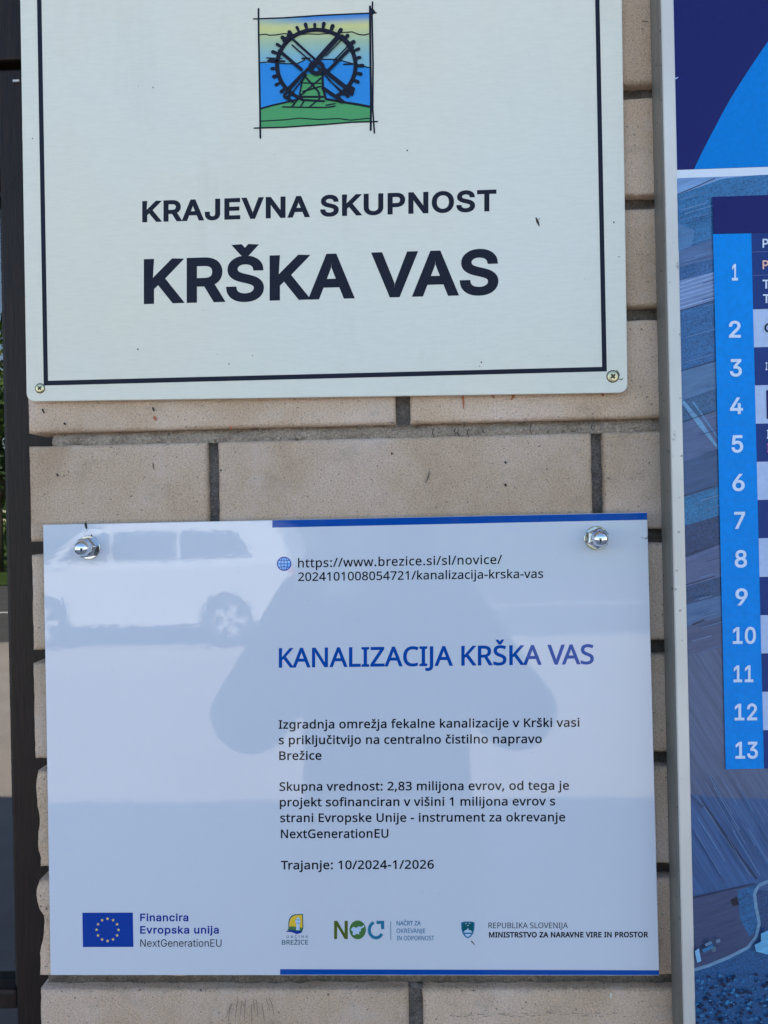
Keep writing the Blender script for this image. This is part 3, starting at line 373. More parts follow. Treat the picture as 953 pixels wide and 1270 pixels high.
def cream():
    m = mat('cream_enamel', (.70, .74, .70), .42, 0, .35); n = N(m); p = n.pos()
    big = n.noise(p, 5, 3); c = n.ramp(big, [(.3, (.74, .70, .58)), (.7, (.70, .70, .63))])
    fine = n.noise(n.pos((1, 1, 6)), 120, 4); c = n.mix(.10, c, n.ramp(fine, [(.35, (.45, .48, .46)), (.6, (.80, .82, .80))]), 'MULTIPLY')
    gr = n.noise(n.pos((1, 1, .25)), 22, 6, .7); c = n.mix(n.ramp(gr, [(.56, (0, 0, 0)), (.82, (.30, .30, .30))]), c, (.50, .48, .38))
    n.l(c, n.b.inputs['Base Color']); n.bump(n.noise(p, 500, 2), 2e-5); return m
M_CREAM = cream()
M_INK = mat('dark_ink', (.0095, .0115, .024), .5, 0, .15)
M_GREEN = mat('print_meadow_green', (.055, .30, .09), .45)
M_BLUE = mat('print_water_blue', (.005, .22, .62), .45)
def tinted(name, rough=.45, spec=.35):
    m = mat(name, (1, 1, 1), rough, 0, spec); n = N(m)
    a = n.n('ShaderNodeVertexColor'); a.layer_name = 'tint'; n.l(a.outputs[0], n.b.inputs['Base Color']); return m
M_GRAD = tinted('print_gradient_sky')

def brick_mat():
    m = mat('sand_brick', (.42, .34, .27), .9, 0, .2); n = N(m)
    p = n.pos(); oi = n.n('ShaderNodeObjectInfo')
    big = n.noise(p, 14, 4, .6)
    c = n.ramp(big, [(.3, (.55, .385, .26)), (.5, (.67, .495, .36)), (.70, (.74, .57, .465))])
    v = n.n('ShaderNodeMath', _operation='MULTIPLY_ADD'); n.l(oi.outputs['Random'], v.inputs[0]); v.inputs[1].default_value = .22; v.inputs[2].default_value = .88
    hsv = n.n('ShaderNodeHueSaturation'); n.l(v.outputs[0], hsv.inputs['Value']); n.l(c, hsv.inputs['Color']); c = hsv.outputs[0]
    grain = n.noise(p, 900, 4, .7)
    c = n.mix(.75, c, n.ramp(grain, [(.28, (.30, .27, .25)), (.46, (.90, .90, .90)), (.72, (1.32, 1.32, 1.32))]), 'MULTIPLY')
    spk = n.noise(p, 420, 2, .5)
    c = n.mix(n.ramp(spk, [(.27, (1, 1, 1)), (.34, (0, 0, 0))]), c, (.16, .13, .11))
    stain = n.noise(n.pos((1, 1, 1.6)), 38, 5, .65)
    c = n.mix(n.ramp(stain, [(.56, (0, 0, 0)), (.78, (.42, .42, .42))]), c, (.24, .19, .15))
    pale = n.noise(p, 26, 6, .75)
    c = n.mix(n.ramp(pale, [(.52, (0, 0, 0)), (.78, (.55, .55, .55))]), c, (.72, .62, .56))
    n.l(c, n.b.inputs['Base Color'])
    h = n.noise(p, 650, 6, .8); b1 = n.bump(h, .0013, 1)
    n.bump(n.noise(p, 70, 3), .0012, .5, prev=b1); return m
M_BRICK = brick_mat()
def mortar_mat(name, c0, c1):
    m = mat(name, c0, .95, 0, .15); n = N(m); p = n.pos()
    c = n.ramp(n.noise(p, 60, 5, .7), [(.35, c0), (.65, c1)])
    c = n.mix(.6, c, n.ramp(n.noise(p, 800, 3, .7), [(.34, (.32, .31, .30)), (.5, (.9, .9, .9)), (.66, (1.45, 1.42, 1.38))]), 'MULTIPLY')
    n.l(c, n.b.inputs['Base Color']); b1 = n.bump(n.noise(p, 480, 5, .8), .0035); n.bump(n.noise(p, 110, 4), .006, .9, prev=b1); return m
M_BED = mortar_mat('sandy_mortar', (.38, .30, .23), (.62, .50, .39))
M_BEDDARK = mortar_mat('shaded_grey_mortar', (.20, .165, .135), (.33, .28, .23))  # darker than the sandy bed, the recess shade is mixed into this colour
M_HEAD = mortar_mat('dark_mortar', (.19, .17, .155), (.32, .285, .26))

def foil():
    m = mat('brown_woodgrain_foil', (.03, .017, .014), .45, 0, .22); n = N(m)
    g = n.noise(n.pos((1, 1, .035)), 900, 4, .7)
    n.l(n.ramp(g, [(.35, (.006, .004, .004)), (.65, (.024, .013, .010))]), n.b.inputs['Base Color'])
    n.bump(g, .00035); return m
M_FOIL = foil()
M_GASKET = mat('black_gasket', (.006, .006, .007), .6)
def glass():
    m = bpy.data.materials.new('window_glass'); m.use_nodes = True; t = m.node_tree; t.nodes.clear()
    o = t.nodes.new('ShaderNodeOutputMaterial'); mx = t.nodes.new('ShaderNodeMixShader'); f = t.nodes.new('ShaderNodeFresnel'); f.inputs[0].default_value = 2.35
    a = t.nodes.new('ShaderNodeBsdfTransparent'); a.inputs[0].default_value = (.75, .85, .82, 1); g = t.nodes.new('ShaderNodeBsdfGlossy'); g.inputs['Roughness'].default_value = .005
    t.links.new(f.outputs[0], mx.inputs[0]); t.links.new(a.outputs[0], mx.inputs[1]); t.links.new(g.outputs[0], mx.inputs[2]); t.links.new(mx.outputs[0], o.inputs[0]); return m
M_GLASS = glass()
def aluminium():
    m = mat('powder_coated_aluminium', (.60, .61, .62), .38, .15, .5); n = N(m); p = n.pos()
    c = n.ramp(n.noise(p, 9, 4), [(.3, (.50, .475, .44)), (.7, (.64, .61, .57))])
    c = n.mix(n.ramp(n.noise(p, 210, 2), [(.70, (0, 0, 0)), (.76, (.7, .7, .7))]), c, (.2, .19, .17))
    n.l(c, n.b.inputs['Base Color']); n.bump(n.noise(p, 300, 3), 3e-5); return m
M_ALU = aluminium()
def zinc():
    m = mat('zinc_plated_steel', (.52, .55, .57), .16, 1); n = N(m); p = n.pos()
    n.l(n.ramp(n.noise(p, 500, 3), [(.3, (.10, .10, .10)), (.7, (.28, .28, .28))]), n.b.inputs['Roughness'])
    n.bump(n.noise(p, 700, 2), 2e-5); return m
M_ZINC = zinc()
M_CHROME = mat('polished_dome', (.70, .72, .74), .06, 1)
M_BRASS = mat('yellow_passivated_screw', (.62, .57, .36), .35, .8)
M_HOLE = mat('screw_recess', (.05, .035, .012), .5, .5)
M_DIRT = mat('dark_speck', (.03, .022, .015), .8)
M_RUST = mat('orange_paint_trace', (.38, .12, .05), .85)

# ------------------------------------------------------------------ brick wall
BH, PITCHZ, Z0 = .0646, .073537, 1.674054
XL, XA0, XA1, XB0, XB1, XC0, XC1 = -.2569, -.00748, .00217, -.1352, -.1276, .1213, .1292
XR = .42
wall = thing('brick_wall', 'sand coloured brick wall with recessed grey joints behind the two signs', 'wall', (-.05, 0, 0))

BROKEN = {  # left outline in the photograph of the two damaged brick ends (pixel x, pixel y)
    4: [(43.5, 962), (43, 985), (46, 1008), (47.5, 1022), (44.5, 1035), (46, 1055), (48.5, 1073)],
    5: [(47.5, 1094), (44.5, 1102), (43.5, 1112), (45.5, 1126), (51.5, 1136), (52.5, 1160), (50, 1172), (47.5, 1188), (46.5, 1202), (48, 1211)],
}
def brick_mesh(x0, x1, z0, z1, seed, k=None):
    w = x1-x0; nx = max(6, int(w/.0055)); nz = 12; d = .028
    prof = None
    if k in BROKEN and abs(x0-XL) < 1e-4:
        prof = sorted(((P(a, b).z, P(a, b).x) for a, b in BROKEN[k]))
    def left(z):
        if not prof: return x0
        if z <= prof[0][0]: return prof[0][1]
        for (za, xa), (zb, xb) in zip(prof, prof[1:]):
            if za <= z <= zb: return xa + (xb-xa)*(z-za)/(zb-za)
        return prof[-1][1]
    mb = MB(); k_ = mb.mid(M_BRICK); idx = {}
    ts = [0, .0018, .0045] ; rnd = .0024
    def axis(L, n):
        a = [0, .0012, .003, .006]; b = [L-q for q in reversed(a)]
        m = [.006+(L-.012)*i/n for i in range(1, n)]; return a+m+b
    ax, az = axis(w, nx), axis(z1-z0, nz)
    for i, u in enumerate(ax):
        for j, v in enumerate(az):
            z = z0+v; xl = left(z); x = xl + (x1-xl)*u/w
            e = min(u, w-u, v, (z1-z0)-v); ev = noise.noise(Vector((x*90, seed*3.1, z*90)))
            cr = rnd*(1+(.25 if u < .012 else .9)*noise.noise(Vector((x*60, seed*1.7+5, z*60))))
            chip = max(0, noise.noise(Vector((x*130+seed, 7.3, z*130)))-.28)*(.0008 if u < .012 else .0035)
            y = .0
            if e < .0061:
                q = max(0, 1-e/max(cr, .0008)); y = cr*(1-math.sqrt(max(0, 1-q*q))) + chip*max(0, 1-e/.005)
            y += .00035*ev
            if prof and u < .02: y += .0022*(1-u/.02)**2 * abs(noise.noise(Vector((z*160, seed, u*200))))*2
            if e == 0:
                jx = .0005*noise.noise(Vector((z*420, seed, x*420))); x += jx*(1 if u in (0, w) else 0); z += .0006*noise.noise(Vector((x*140, seed+9, 3)))*(1 if v in (0, z1-z0) else 0)
            idx[i, j] = len(mb.v); mb.v.append((x, y, z))
    I, J = len(ax), len(az)
    for i in range(I-1):
        for j in range(J-1):
            mb.f.append((idx[i, j], idx[i+1, j], idx[i+1, j+1], idx[i, j+1])); mb.mi.append(k_)
    ring = [(i, 0) for i in range(I)] + [(I-1, j) for j in range(1, J)] + [(i, J-1) for i in range(I-2, -1, -1)] + [(0, j) for j in range(J-2, 0, -1)]
    b0 = len(mb.v)
    for q in ring:
        p = mb.v[idx[q]]; mb.v.append((p[0], d, p[2]))
    n = len(ring)
    for a in range(n):
        b = (a+1) % n; mb.f.append((idx[ring[b]], idx[ring[a]], b0+a, b0+b)); mb.mi.append(k_)
    return mb
for k in range(-5, 10):
    zt = Z0 - k*PITCHZ; zb = zt - BH
    if k % 2 == 0: spans = [(XL, XA0), (XA1, XA1+.2489), (XA1+.2575, XR)]
    else: spans = [(XL, XB0), (XB1, XC0), (XC1, XC1+.2489)]
    for i, (a, b) in enumerate(spans):
        a2 = a + (random.uniform(-.0006, .0012) if i == 0 and k not in (0, 1) else 0)
        if i == 0 and k in BROKEN: a2 = XL
        mb = brick_mesh(a2, min(b, XR+.02), zb, zt, k*7+i*3+20, k)
        c = ((a+b)/2, 0, zb)
        mb.build('brick', wall, smooth=True, origin=c)
    # bed joint below this course, then head joints
    light = k == 0
    yj = .0035 if light else .0085
    def joint(x0, x1, z0, z1, yj, m, rough, name):
        mb = MB(); kk = mb.mid(m); nx = max(2, int((x1-x0)/.004)); nz = max(3, int((z1-z0)/.002)); id0 = 0
        for i in range(nx+1):
            for j in range(nz+1):
                x = x0+(x1-x0)*i/nx; z = z0+(z1-z0)*j/nz
                t = j/nz if nx > nz else i/nx
                y = yj + rough*1.5*noise.noise(Vector((x*110, k*2.3, z*160))) + rough*1.1*noise.noise(Vector((x*400, k, z*400)))
                if light and name == 'mortar_bed': y += .0045*max(0, (t-.55))/.45
                mb.v.append((x, y, z))
        for i in range(nx):
            for j in range(nz):
                a = i*(nz+1)+j; mb.f.append((a, a+nz+1, a+nz+2, a+1)); mb.mi.append(kk)
        # skirts so that the strip has real depth
        b = len(mb.v); mb.v += [(x0, .026, z0), (x1, .026, z0), (x1, .026, z1), (x0, .026, z1)]
        mb.f.append((0, nz, b+3, b)); mb.mi.append(kk); mb.f.append((nx*(nz+1)+nz, nx*(nz+1), b+1, b+2)); mb.mi.append(kk)
        return mb.build(name, wall, smooth=True, origin=((x0+x1)/2, 0, z0))
    joint(P(62, 545).x + random.uniform(0, .004) if k not in (5,) else P(53, 1220).x, XR, zb-(PITCHZ-BH)-.0005, zb+.0005, yj, M_BED if light else M_BEDDARK, .0012, 'mortar_bed')
    for x0, x1 in ([(XA0, XA1), (XA1+.2489, XA1+.2575)] if k % 2 == 0 else [(XB0, XB1), (XC0, XC1)]):
        joint(x0-.0005, x1+.0005, zb, zt, .007, M_HEAD, .0012, 'mortar_joint')
mb = MB(); mb.box(P(62, 545).x+.004, XR+.01, .0262, .24, Z0-9*PITCHZ-BH-.01, Z0+5*PITCHZ+.01, M_BEDDARK); mb.build('wall_core', wall)
# orange traces, dark chips and pits on the course under the upper sign
pr = Print(-.0012)
for pts, w, m in [([(574, 489), (575, 497), (575.5, 507)], [3, 2.4, 1], M_RUST), ([(611, 489), (613, 494)], [3, 1], M_RUST), ([(636, 488), (637, 492), (634, 496)], [4, 3, 1], M_RUST),
                  ([(747, 487), (748, 490)], 3, M_RUST),
                  ([(53, 508), (55, 512)], [2.5, 1.5], M_DIRT), ([(190, 506), (191, 509)], 2.4, M_DIRT), ([(192, 518), (193, 520)], [4, 3], M_RUST), ([(190, 575), (190.6, 582)], [1.4, .8], M_DIRT),
                  ([(71, 588), (72, 590)], [2, 2.6], M_DIRT), ([(533, 584), (531, 592), (528, 600)], [1.2, 2.2, .6], M_BEDDARK), ([(627, 573), (627.5, 574)], 2.6, M_DIRT), ([(627, 601), (627.5, 602)], 3, M_DIRT),
                  ([(486, 562), (486.4, 563)], 2.2, M_DIRT), ([(80, 525), (81, 526)], 2.6, M_DIRT), ([(286, 530), (287, 531)], 3, M_RUST), ([(797, 26), (803, 27)], [1, 1], M_DIRT), ([(274, 583), (274.5, 583.5)], 2, M_DIRT)]:
    pr.stroke(pts, w, m)
rk = random.Random(2); M_SCR = mat('grey_scratch', (.22, .17, .13), .9)
for i in range(11):
    x = 285+i*5+rk.uniform(-2, 2); y = 1236+rk.uniform(0, 10); dx = (x-310)*.25; pr.stroke([(x, y), (x+dx*.6, y+9), (x+dx, y+rk.uniform(16, 30))], [.7, .9, .5], M_SCR)
for i in range(26):
    x = 556+i*8.6+rk.uniform(-3, 3); y = 1258+rk.uniform(-2, 3); pr.stroke([(x, y), (x+rk.uniform(3, 9), y+rk.uniform(-1.2, 1.2))], [rk.uniform(.5, 1.2), .5], M_SCR)
pr.stroke([(758, 1233), (757.6, 1237)], [2.4, 1.6], M_CREAM)
pr.build('stain_marks', wall, kind='stuff')
# hairline cracks in the sandy bed joint
pr = Print(.0005)
for x, y0, y1 in [(538, 531, 543), (565, 531, 539), (569, 533, 541), (581, 532, 543), (600, 533, 537), (659, 526, 539), (735, 527, 534)]:
    pr.stroke([(x, y0), (x-1.5, (y0+y1)/2), (x+1, y1)], [.9, 1.1, .7], M_DIRT)
pr.build('hairline_cracks', wall, kind='stuff')

# crumbs of mortar clinging to the joints
rc = random.Random(5); mb = MB(); kc = mb.mid(M_BED)
for i in range(420):
    if rc.random() < .72: c = P(rc.uniform(66, 805), 0, .003); x, z = c.x, Z0-BH-rc.choice([rc.uniform(.0002, .002), rc.uniform(.0065, .0095)]); y0 = .0035
    else:
        x = rc.choice([XB0+.0005, XB1-.0008, XC0+.0006, XC1-.0006]) + rc.uniform(-.0008, .0008); z = Z0-PITCHZ-rc.uniform(0, BH); y0 = .007
    r_ = rc.uniform(.0003, .0010); o = Vector((x, y0, z)); i0 = len(mb.v)
    vs_ = [o+Vector(d)*r_*rc.uniform(.6, 1.3) for d in ((1, 0, 0), (-1, 0, 0), (0, -1.3, 0), (0, 1, 0), (0, 0, 1), (0, 0, -1))]; mb.v += [tuple(q_) for q_ in vs_]
    for f_ in ((0, 4, 2), (4, 1, 2), (1, 5, 2), (5, 0, 2), (4, 0, 3), (1, 4, 3), (5, 1, 3), (0, 5, 3)): mb.f.append(tuple(i0+a for a in f_)); mb.mi.append(kc)
mb.build('mortar_crumbs', wall, kind='stuff')
# the rest of the building (keeps the place in the shade)
def facade_mat():
    m = mat('brick_facade', (.42, .34, .27), .9, 0, .2); n = N(m)
    b = n.n('ShaderNodeTexBrick', Scale=1.0, Mortar__Size=.0045); b.inputs['Brick Width'].default_value = .2575; b.inputs['Row Height'].default_value = .0735
    g = n.n('ShaderNodeNewGeometry'); s = n.n('ShaderNodeSeparateXYZ'); c = n.n('ShaderNodeCombineXYZ'); n.l(g.outputs['Position'], s.inputs[0]); n.l(s.outputs[0], c.inputs[0]); n.l(s.outputs[2], c.inputs[1]); n.l(c.outputs[0], b.inputs['Vector'])
    b.inputs['Color1'].default_value = (.47, .37, .28, 1); b.inputs['Color2'].default_value = (.40, .31, .23, 1); b.inputs['Mortar'].default_value = (.14, .12, .11, 1)
    n.l(b.outputs[0], n.b.inputs['Base Color']); n.bump(b.outputs['Fac'], -.006); return m
M_FACADE = facade_mat()
M_ROOF = mat('dark_roof_sheet', (.06, .035, .03), .6); M_SOFFIT = mat('painted_soffit', (.5, .42, .33), .7)
bld = thing('building', 'low brick building with a wide eave that shades the signs', 'building', (0, 0, 0))
mb = MB(); ztop, zbot = Z0+5*PITCHZ, Z0-9*PITCHZ-BH
mb.box(XR, 6, .001, .30, 0, 3.2, M_FACADE); mb.box(-.243, XR-.001, .001, .30, 0, zbot-.010, M_FACADE); mb.box(-.243, XR-.001, .001, .30, ztop+.001, 3.2, M_FACADE)
mb.box(-6, -1.62, .001, .30, 0, 3.2, M_FACADE); mb.box(-1.619, -.244, .001, .30, 2.35, 3.2, M_FACADE); mb.box(-6, 6, 6, 6.3, 0, 3.2, M_FACADE)
mb.build('wall', bld)
mb = MB(); mb.prism([(-6.3, 3.2), (6.3, 3.2), (6.3, 3.42), (-6.3, 3.42)], -.42, 6.6, M_ROOF); mb.build('roof', bld)
mb = MB(); mb.box(-6.2, 6.2, -.40, .0, 3.18, 3.198, M_SOFFIT); mb.build('soffit', bld)

# ------------------------------------------------------------------ window at the left
YF, YG = .030, .044
win = thing('window', 'dark brown woodgrain window at the left edge reflecting sky, trees and road', 'window', (-.9, YF, .1))
xg = P(10, 720, YF).x
zT = P(3, 232, YF).z; zR = P(3, 86, YF).z; zR2 = P(3, 79, YF).z; zB = P(6, 1229, YF).z; zB2 = P(6, 1255, YF).z
XW0 = -1.60; XE = -.2435
mb = MB(); mb.box(xg, XE, YF, .095, .12, zR, M_FOIL); mb.build('sash_stile', win, bevel=.0015)
mb = MB(); mb.box(XW0+.09, xg-.0006, YF+.0003, .095, zT, zR, M_FOIL); mb.build('sash_rail', win, bevel=.0015)
mb = MB(); mb.box(XW0, XW0+.09, YF, .095, .12, zR, M_FOIL); mb.build('sash_stile', win, bevel=.0015)
mb = MB(); mb.box(XW0+.09, xg-.0003, YF+.0015, .095, zB2, zB, M_FOIL); mb.build('glazing_bar', win, bevel=.003)
mb = MB(); mb.box(XW0+.09, xg-.0006, YF+.0003, .095, .12, .24, M_FOIL); mb.build('sash_rail', win, bevel=.0015)
mb = MB(); mb.box(XW0, XE, YF+.016, .095, zR+.0002, zR2, M_GASKET); mb.build('gasket', win)
mb = MB(); mb.box(XW0, XE, YF-.004, .095, zR2+.0002, 2.34, M_FOIL); mb.build('window_frame', win, bevel=.002)
mb = MB(); mb.box(XW0+.085, xg+.002, YG, YG+.004, zB-.01, zT+.004, M_GLASS); mb.build('pane', win)
mb = MB(); mb.box(XW0+.085, xg+.002, YG, YG+.004, .23, zB2+.01, M_GLASS); mb.build('pane', win)
mb = MB(); g = .0012
mb.box(xg-.0035, xg-.0008, YF+.006, YG-.0005, zB, zT-.004, M_GASKET); mb.box(XW0+.09, xg-.0008, YF+.006, YG-.0005, zT-P(3, 232, YF).z+P(3, 255, YF).z, zT-.0002, M_GASKET); mb.build('gasket', win)
mb = MB(); c0, c1 = P(6, 240, YF), P(31, 205, YF); mb.tube([(c0.x, YF+.0002, c0.z), (c1.x, YF+.0002, c1.z)], .0004, M_GASKET, 5); mb.build('mitre_joint', win)
a = P(17, 101, YF); b = P(25, 101, YF); mb = MB(); mb.box(a.x, b.x, YF-.0012, YF+.001, a.z-.0008, a.z+.0006, M_ALU); mb.build('hinge_edge', win)
M_ROOM = mat('dim_room', (.10, .13, .13), .9)
mb = MB(); mb.box(-1.66, -.2, .75, .76, 0, 2.4, M_ROOM); mb.box(-1.67, -1.66, .11, .76, 0, 2.4, M_ROOM); mb.box(-.2, -.19, .31, .76, 0, 2.4, M_ROOM); mb.box(-1.66, -.2, .11, .75, 2.39, 2.4, M_ROOM); mb.box(-1.66, -.2, .11, .75, .05, .06, M_ROOM)
mb.build('room_lining', bld)

# ------------------------------------------------------------------ upper sign
def rounded(c, r, n=6):
    """rounded outline through four (x,z) corners"""
    out = []
    for i in range(4):
        p = Vector(c[i]); a = (Vector(c[i-1])-p).normalized(); b = (Vector(c[(i+1) % 4])-p).normalized()
        for t in range(n+1):
            s = t/n*math.pi/2; out.append(tuple(p + a*r*(1-math.sin(s)) + b*r*(1-math.cos(s))))
    return out
Y1 = -.0058
s1 = thing('municipal_sign', 'cream enamel sign with dark border, waterwheel emblem and lettering KRŠKA VAS', 'sign', (-.05, Y1, 1.62))
bl, br = P(33, 498, Y1), P(779, 487, Y1); ex = (br-bl); ez = Vector((-ex.z, 0, ex.x)).normalized()*.302
skew = Vector((.0012, 0, 0))
cs = [(bl.x, bl.z), (br.x, br.z), (br.x+ez.x*.6, br.z+ez.z), (bl.x+ez.x*.6-.0008, bl.z+ez.z)]
mb = MB(); mb.prism(rounded(cs, .0055), Y1, -.0034, M_CREAM); mb.build('sign_panel', s1, bevel=.0006)
yP = Y1-.00006
pr = Print(yP)
TL, BLo, BRo = [(46.1, 0), (54.4, 478.2)], (54.4, 478.2), (752.9, 460.6)
up_l = lambda x, y, dx: (x-dx*40, y-40*1.0)
pr.poly([(45.4, -38), (51.0, -38), (59.8, 472.2), (54.4, 478.2)], M_INK)
pr.poly([(54.4, 478.2), (59.8, 472.2), (747, 455), (752.9, 460.6)], M_INK)
pr.poly([(752.9, 460.6), (747, 455), (737.4, -50), (742.8, -50)], M_INK)
pr.poly([(45.4, -38), (742.8, -52), (742.9, -46.5), (45.5, -32.5)], M_INK)
pr.build('border_line', s1)
text('KRAJEVNA SKUPNOST', 176.6, 275.8, 616, 261.8, 26.6, yP, M_INK, s1, bold=.052, space=.055, font='G')
text('KRŠKA VAS', 178.6, 377.2, 618.4, 365.2, 56.2, yP, M_INK, s1, bold=.050, space=.03, font='G')

# emblem: traced in its own picture coordinates, 4.765 units to the pixel
q = lambda pts: [(290+a/4.765, b/4.765) for a, b in pts]
sky_mb = MB(); NX, NZ = 12, 14; sky_mb.cols = []; kk = sky_mb.mid(M_GRAD)
def skycol(u, v):
    top = Vector((.02, .20, .60)) if u > .35 else Vector((.10, .30, .52)); yel = Vector((.62, .60, .22)); gr = Vector((.34, .48, .34)); b2 = Vector((.20, .42, .52))
    if v < .18:
        t = v/.18; base = top.lerp(yel, max(0, t*1.3-.3)); return base.lerp(yel, max(0, .55-u*1.6))
    if v < .5: return yel.lerp(gr, (v-.18)/.32)
    return gr.lerp(b2, min(1, (v-.5)/.3))
for i in range(NX+1):
    for j in range(NZ+1):
        u, v = i/NX, j/NZ; x = 152+u*655; yt = 113-u*33; y = yt + v*(400-yt)
        a, b = q([(x, y)])[0]; p = P(a, b, yP-1e-5); sky_mb.v.append(tuple(p)); c = skycol(u, v); sky_mb.cols.append((c.x, c.y, c.z, 1))
for i in range(NX):
    for j in range(NZ):
        a = i*(NZ+1)+j; sky_mb.f.append((a, a+1, a+NZ+2, a+NZ+1)); sky_mb.mi.append(kk)
sky_mb.build('emblem_sky', s1)
pr = Print(yP-3e-5)
pr.poly(q([(155, 372), (260, 375), (370, 378), (420, 355), (520, 347), (610, 352), (700, 378), (812, 402), (812, 640), (158, 640)]), M_BLUE)
pr.poly(q([(158, 640), (300, 605), (385, 590), (400, 480), (425, 440), (470, 435), (525, 445), (530, 520), (545, 590), (640, 602), (812, 632), (814, 720), (500, 735), (158, 758)]), M_GREEN)
pr.build('emblem_ground', s1)
pr = Print(yP-9e-5); ink = M_INK
L = lambda pts, w: pr.stroke(q(pts), w*1.22 if not isinstance(w, list) else [v_*1.22 for v_ in w], ink)
for pts, w in [([(147, 52), (148, 200), (152, 420), (156, 640), (158, 815)], 1.9), ([(118, 112), (300, 105), (520, 90), (700, 82), (842, 76)], 1.5), ([(806, 38), (808, 300), (812, 600), (810, 768)], 2.2), ([(821, 12), (818, 90), (824, 380), (822, 640), (832, 785)], 1.7), ([(815, 60), (826, 72)], 4.2),
               ([(122, 757), (300, 752), (520, 737), (700, 722), (850, 718)], 1.5), ([(160, 716), (300, 708), (390, 698), (500, 706), (620, 700), (690, 710), (806, 698)], 1.1), ([(148, 206), (190, 202), (212, 208), (250, 206), (300, 198), (380, 205), (440, 200), (500, 202), (590, 196), (700, 188), (735, 202), (770, 207), (806, 198)], 1.1),
               ([(160, 370), (200, 366), (290, 375), (370, 378), (420, 355)], 1.2), ([(500, 350), (610, 350), (700, 375), (812, 402)], 1.2), ([(160, 642), (230, 622), (310, 604), (385, 585), (405, 480), (425, 440)], [1.8]*6), ([(525, 445), (528, 520), (545, 585), (640, 602), (740, 618), (822, 634)], [2.4]*6),
               ([(290, 632), (420, 634), (545, 635), (600, 627)], 1.4), ([(545, 622), (600, 612)], 1.3), ([(395, 572), (530, 572)], 2.2), ([(400, 590), (535, 598)], 2.2), ([(412, 490), (520, 492)], 1.2), ([(410, 540), (515, 510)], 1.6), ([(425, 455), (500, 540), (510, 575)], 2), ([(515, 462), (400, 560), (345, 630)], 1.7), ([(450, 630), (510, 580)], 1.4), ([(395, 630), (420, 590)], 1.4),
               ([(195, 342), (285, 345)], 1.2), ([(205, 358), (300, 362)], 2.2), ([(650, 380), (705, 378)], 1.5), ([(405, 345), (450, 345)], 1.8)]:
    L(pts, w)
cx, cy, rx, ry = 489, 387, 232, 212
ring = [(cx+rx*math.cos(t*math.pi/24), cy+ry*math.sin(t*math.pi/24)) for t in range(-31, 9)]
L(ring + [], 4.2)
ring2 = [(cx+rx*math.cos(t*math.pi/24), cy+ry*math.sin(t*math.pi/24)) for t in range(15, 19)]
L(ring2, 3.6)
random.seed(3)
for t in range(26):
    an = math.pi*.72 + t*(2*math.pi*.80)/25
    l = random.uniform(34, 52); wv = random.uniform(3.0, 4.2); c_, s_ = math.cos(an), math.sin(an)
    L([(cx+(rx+4)*c_, cy+(ry+4)*s_), (cx+(rx+l*.8)*c_, cy+(ry+l*.8)*s_)], [wv*.75, wv*1.1])
for pts, w in [([(320, 205), (480, 350), (700, 560)], 2.4), ([(345, 265), (490, 392), (650, 560)], 1.5), ([(360, 240), (500, 362)], 1.2), ([(620, 215), (490, 360), (460, 400)], 5.2), ([(640, 232), (545, 330)], 1.2), ([(700, 275), (550, 425)], 3.4), ([(672, 275), (590, 360)], 1.4), ([(300, 560), (440, 405)], 3.0), ([(325, 575), (430, 440)], 1.6), ([(318, 520), (410, 425)], 1.2),
               ([(270, 300), (400, 410)], 3.4), ([(540, 420), (700, 545)], 4.4), ([(528, 520), (645, 600)], 3.8), ([(560, 470), (660, 555)], 1.3), ([(300, 570), (350, 600)], 3), ([(640, 215), (700, 280)], 4.5), ([(330, 215), (300, 240)], 4.5)]:
    L(pts, w)
L([(490+38*math.cos(t*math.pi/6), 400+34*math.sin(t*math.pi/6)) for t in range(-9, 6)], 4.4)
L([(500, 415), (508, 400), (500, 390)], .8)
pr.build('emblem_waterwheel', s1)
# insects and specks stuck to the enamel
pr = Print(yP-2e-5)
for pts, w in [([(665, 270), (667, 275), (669, 280)], [1.6, 3.4, 1.4]), ([(666, 273), (670, 271)], .8), ([(505, 186), (505.5, 187)], 1.6), ([(171, 433), (171.4, 433.4)], 1.8), ([(597, 449), (597.3, 449.5)], 1.8), ([(595, 454), (595.4, 454.4)], 1), ([(313, 441), (313.3, 441.3)], 1.2), ([(40.5, 171.5), (40.7, 172)], 1.2), ([(761.5, 275), (761.7, 276.5)], 1.4), ([(190, 108), (190.3, 109)], 1.2), ([(284, 451), (285, 452)], 1), ([(767, 318), (769, 319)], .7)]:
    pr.stroke(pts, w, M_DIRT)
pr.build('specks', s1, kind='stuff')
def screw(px, py, r, label, ang):
    c = P(px, py, Y1); t = thing('countersunk_screw', label, 'screw', c, 'screws holding the upper sign')
    mb = MB(); o = (c.x, Y1, c.z)
    mb.lathe([(r*1.12, -.0004), (r*1.08, .0001), (r, .00035), (r*.93, .0006), (r*.5, .00075), (0, .0008)], M_BRASS, o, seg=28); mb.build('screw_head', t, smooth=True)
    mb = MB()
    for a in (0, math.pi/2):
        ca, sa = math.cos(a+ang), math.sin(a+ang); L_, W_ = r*.52, r*.17
        pts = [(c.x+ca*u-sa*v, c.z+sa*u+ca*v) for u, v in ((-L_, -W_), (L_, -W_), (L_, W_), (-L_, W_))]
        mb.prism(pts, Y1-.00088-(.00001 if a else 0), Y1-.0003, M_HOLE)
    mb.build('cross_recess', t)
    mb = MB(); mb.lathe([(r*1.02, .0002), (r*1.09, .0005), (r*1.17, .0001)], M_HOLE, o, seg=28); mb.build('screw_rim', t, smooth=True)
screw(50, 481.6, .0029, 'yellowed countersunk cross-head screw in the lower left corner of the upper sign', R(40))
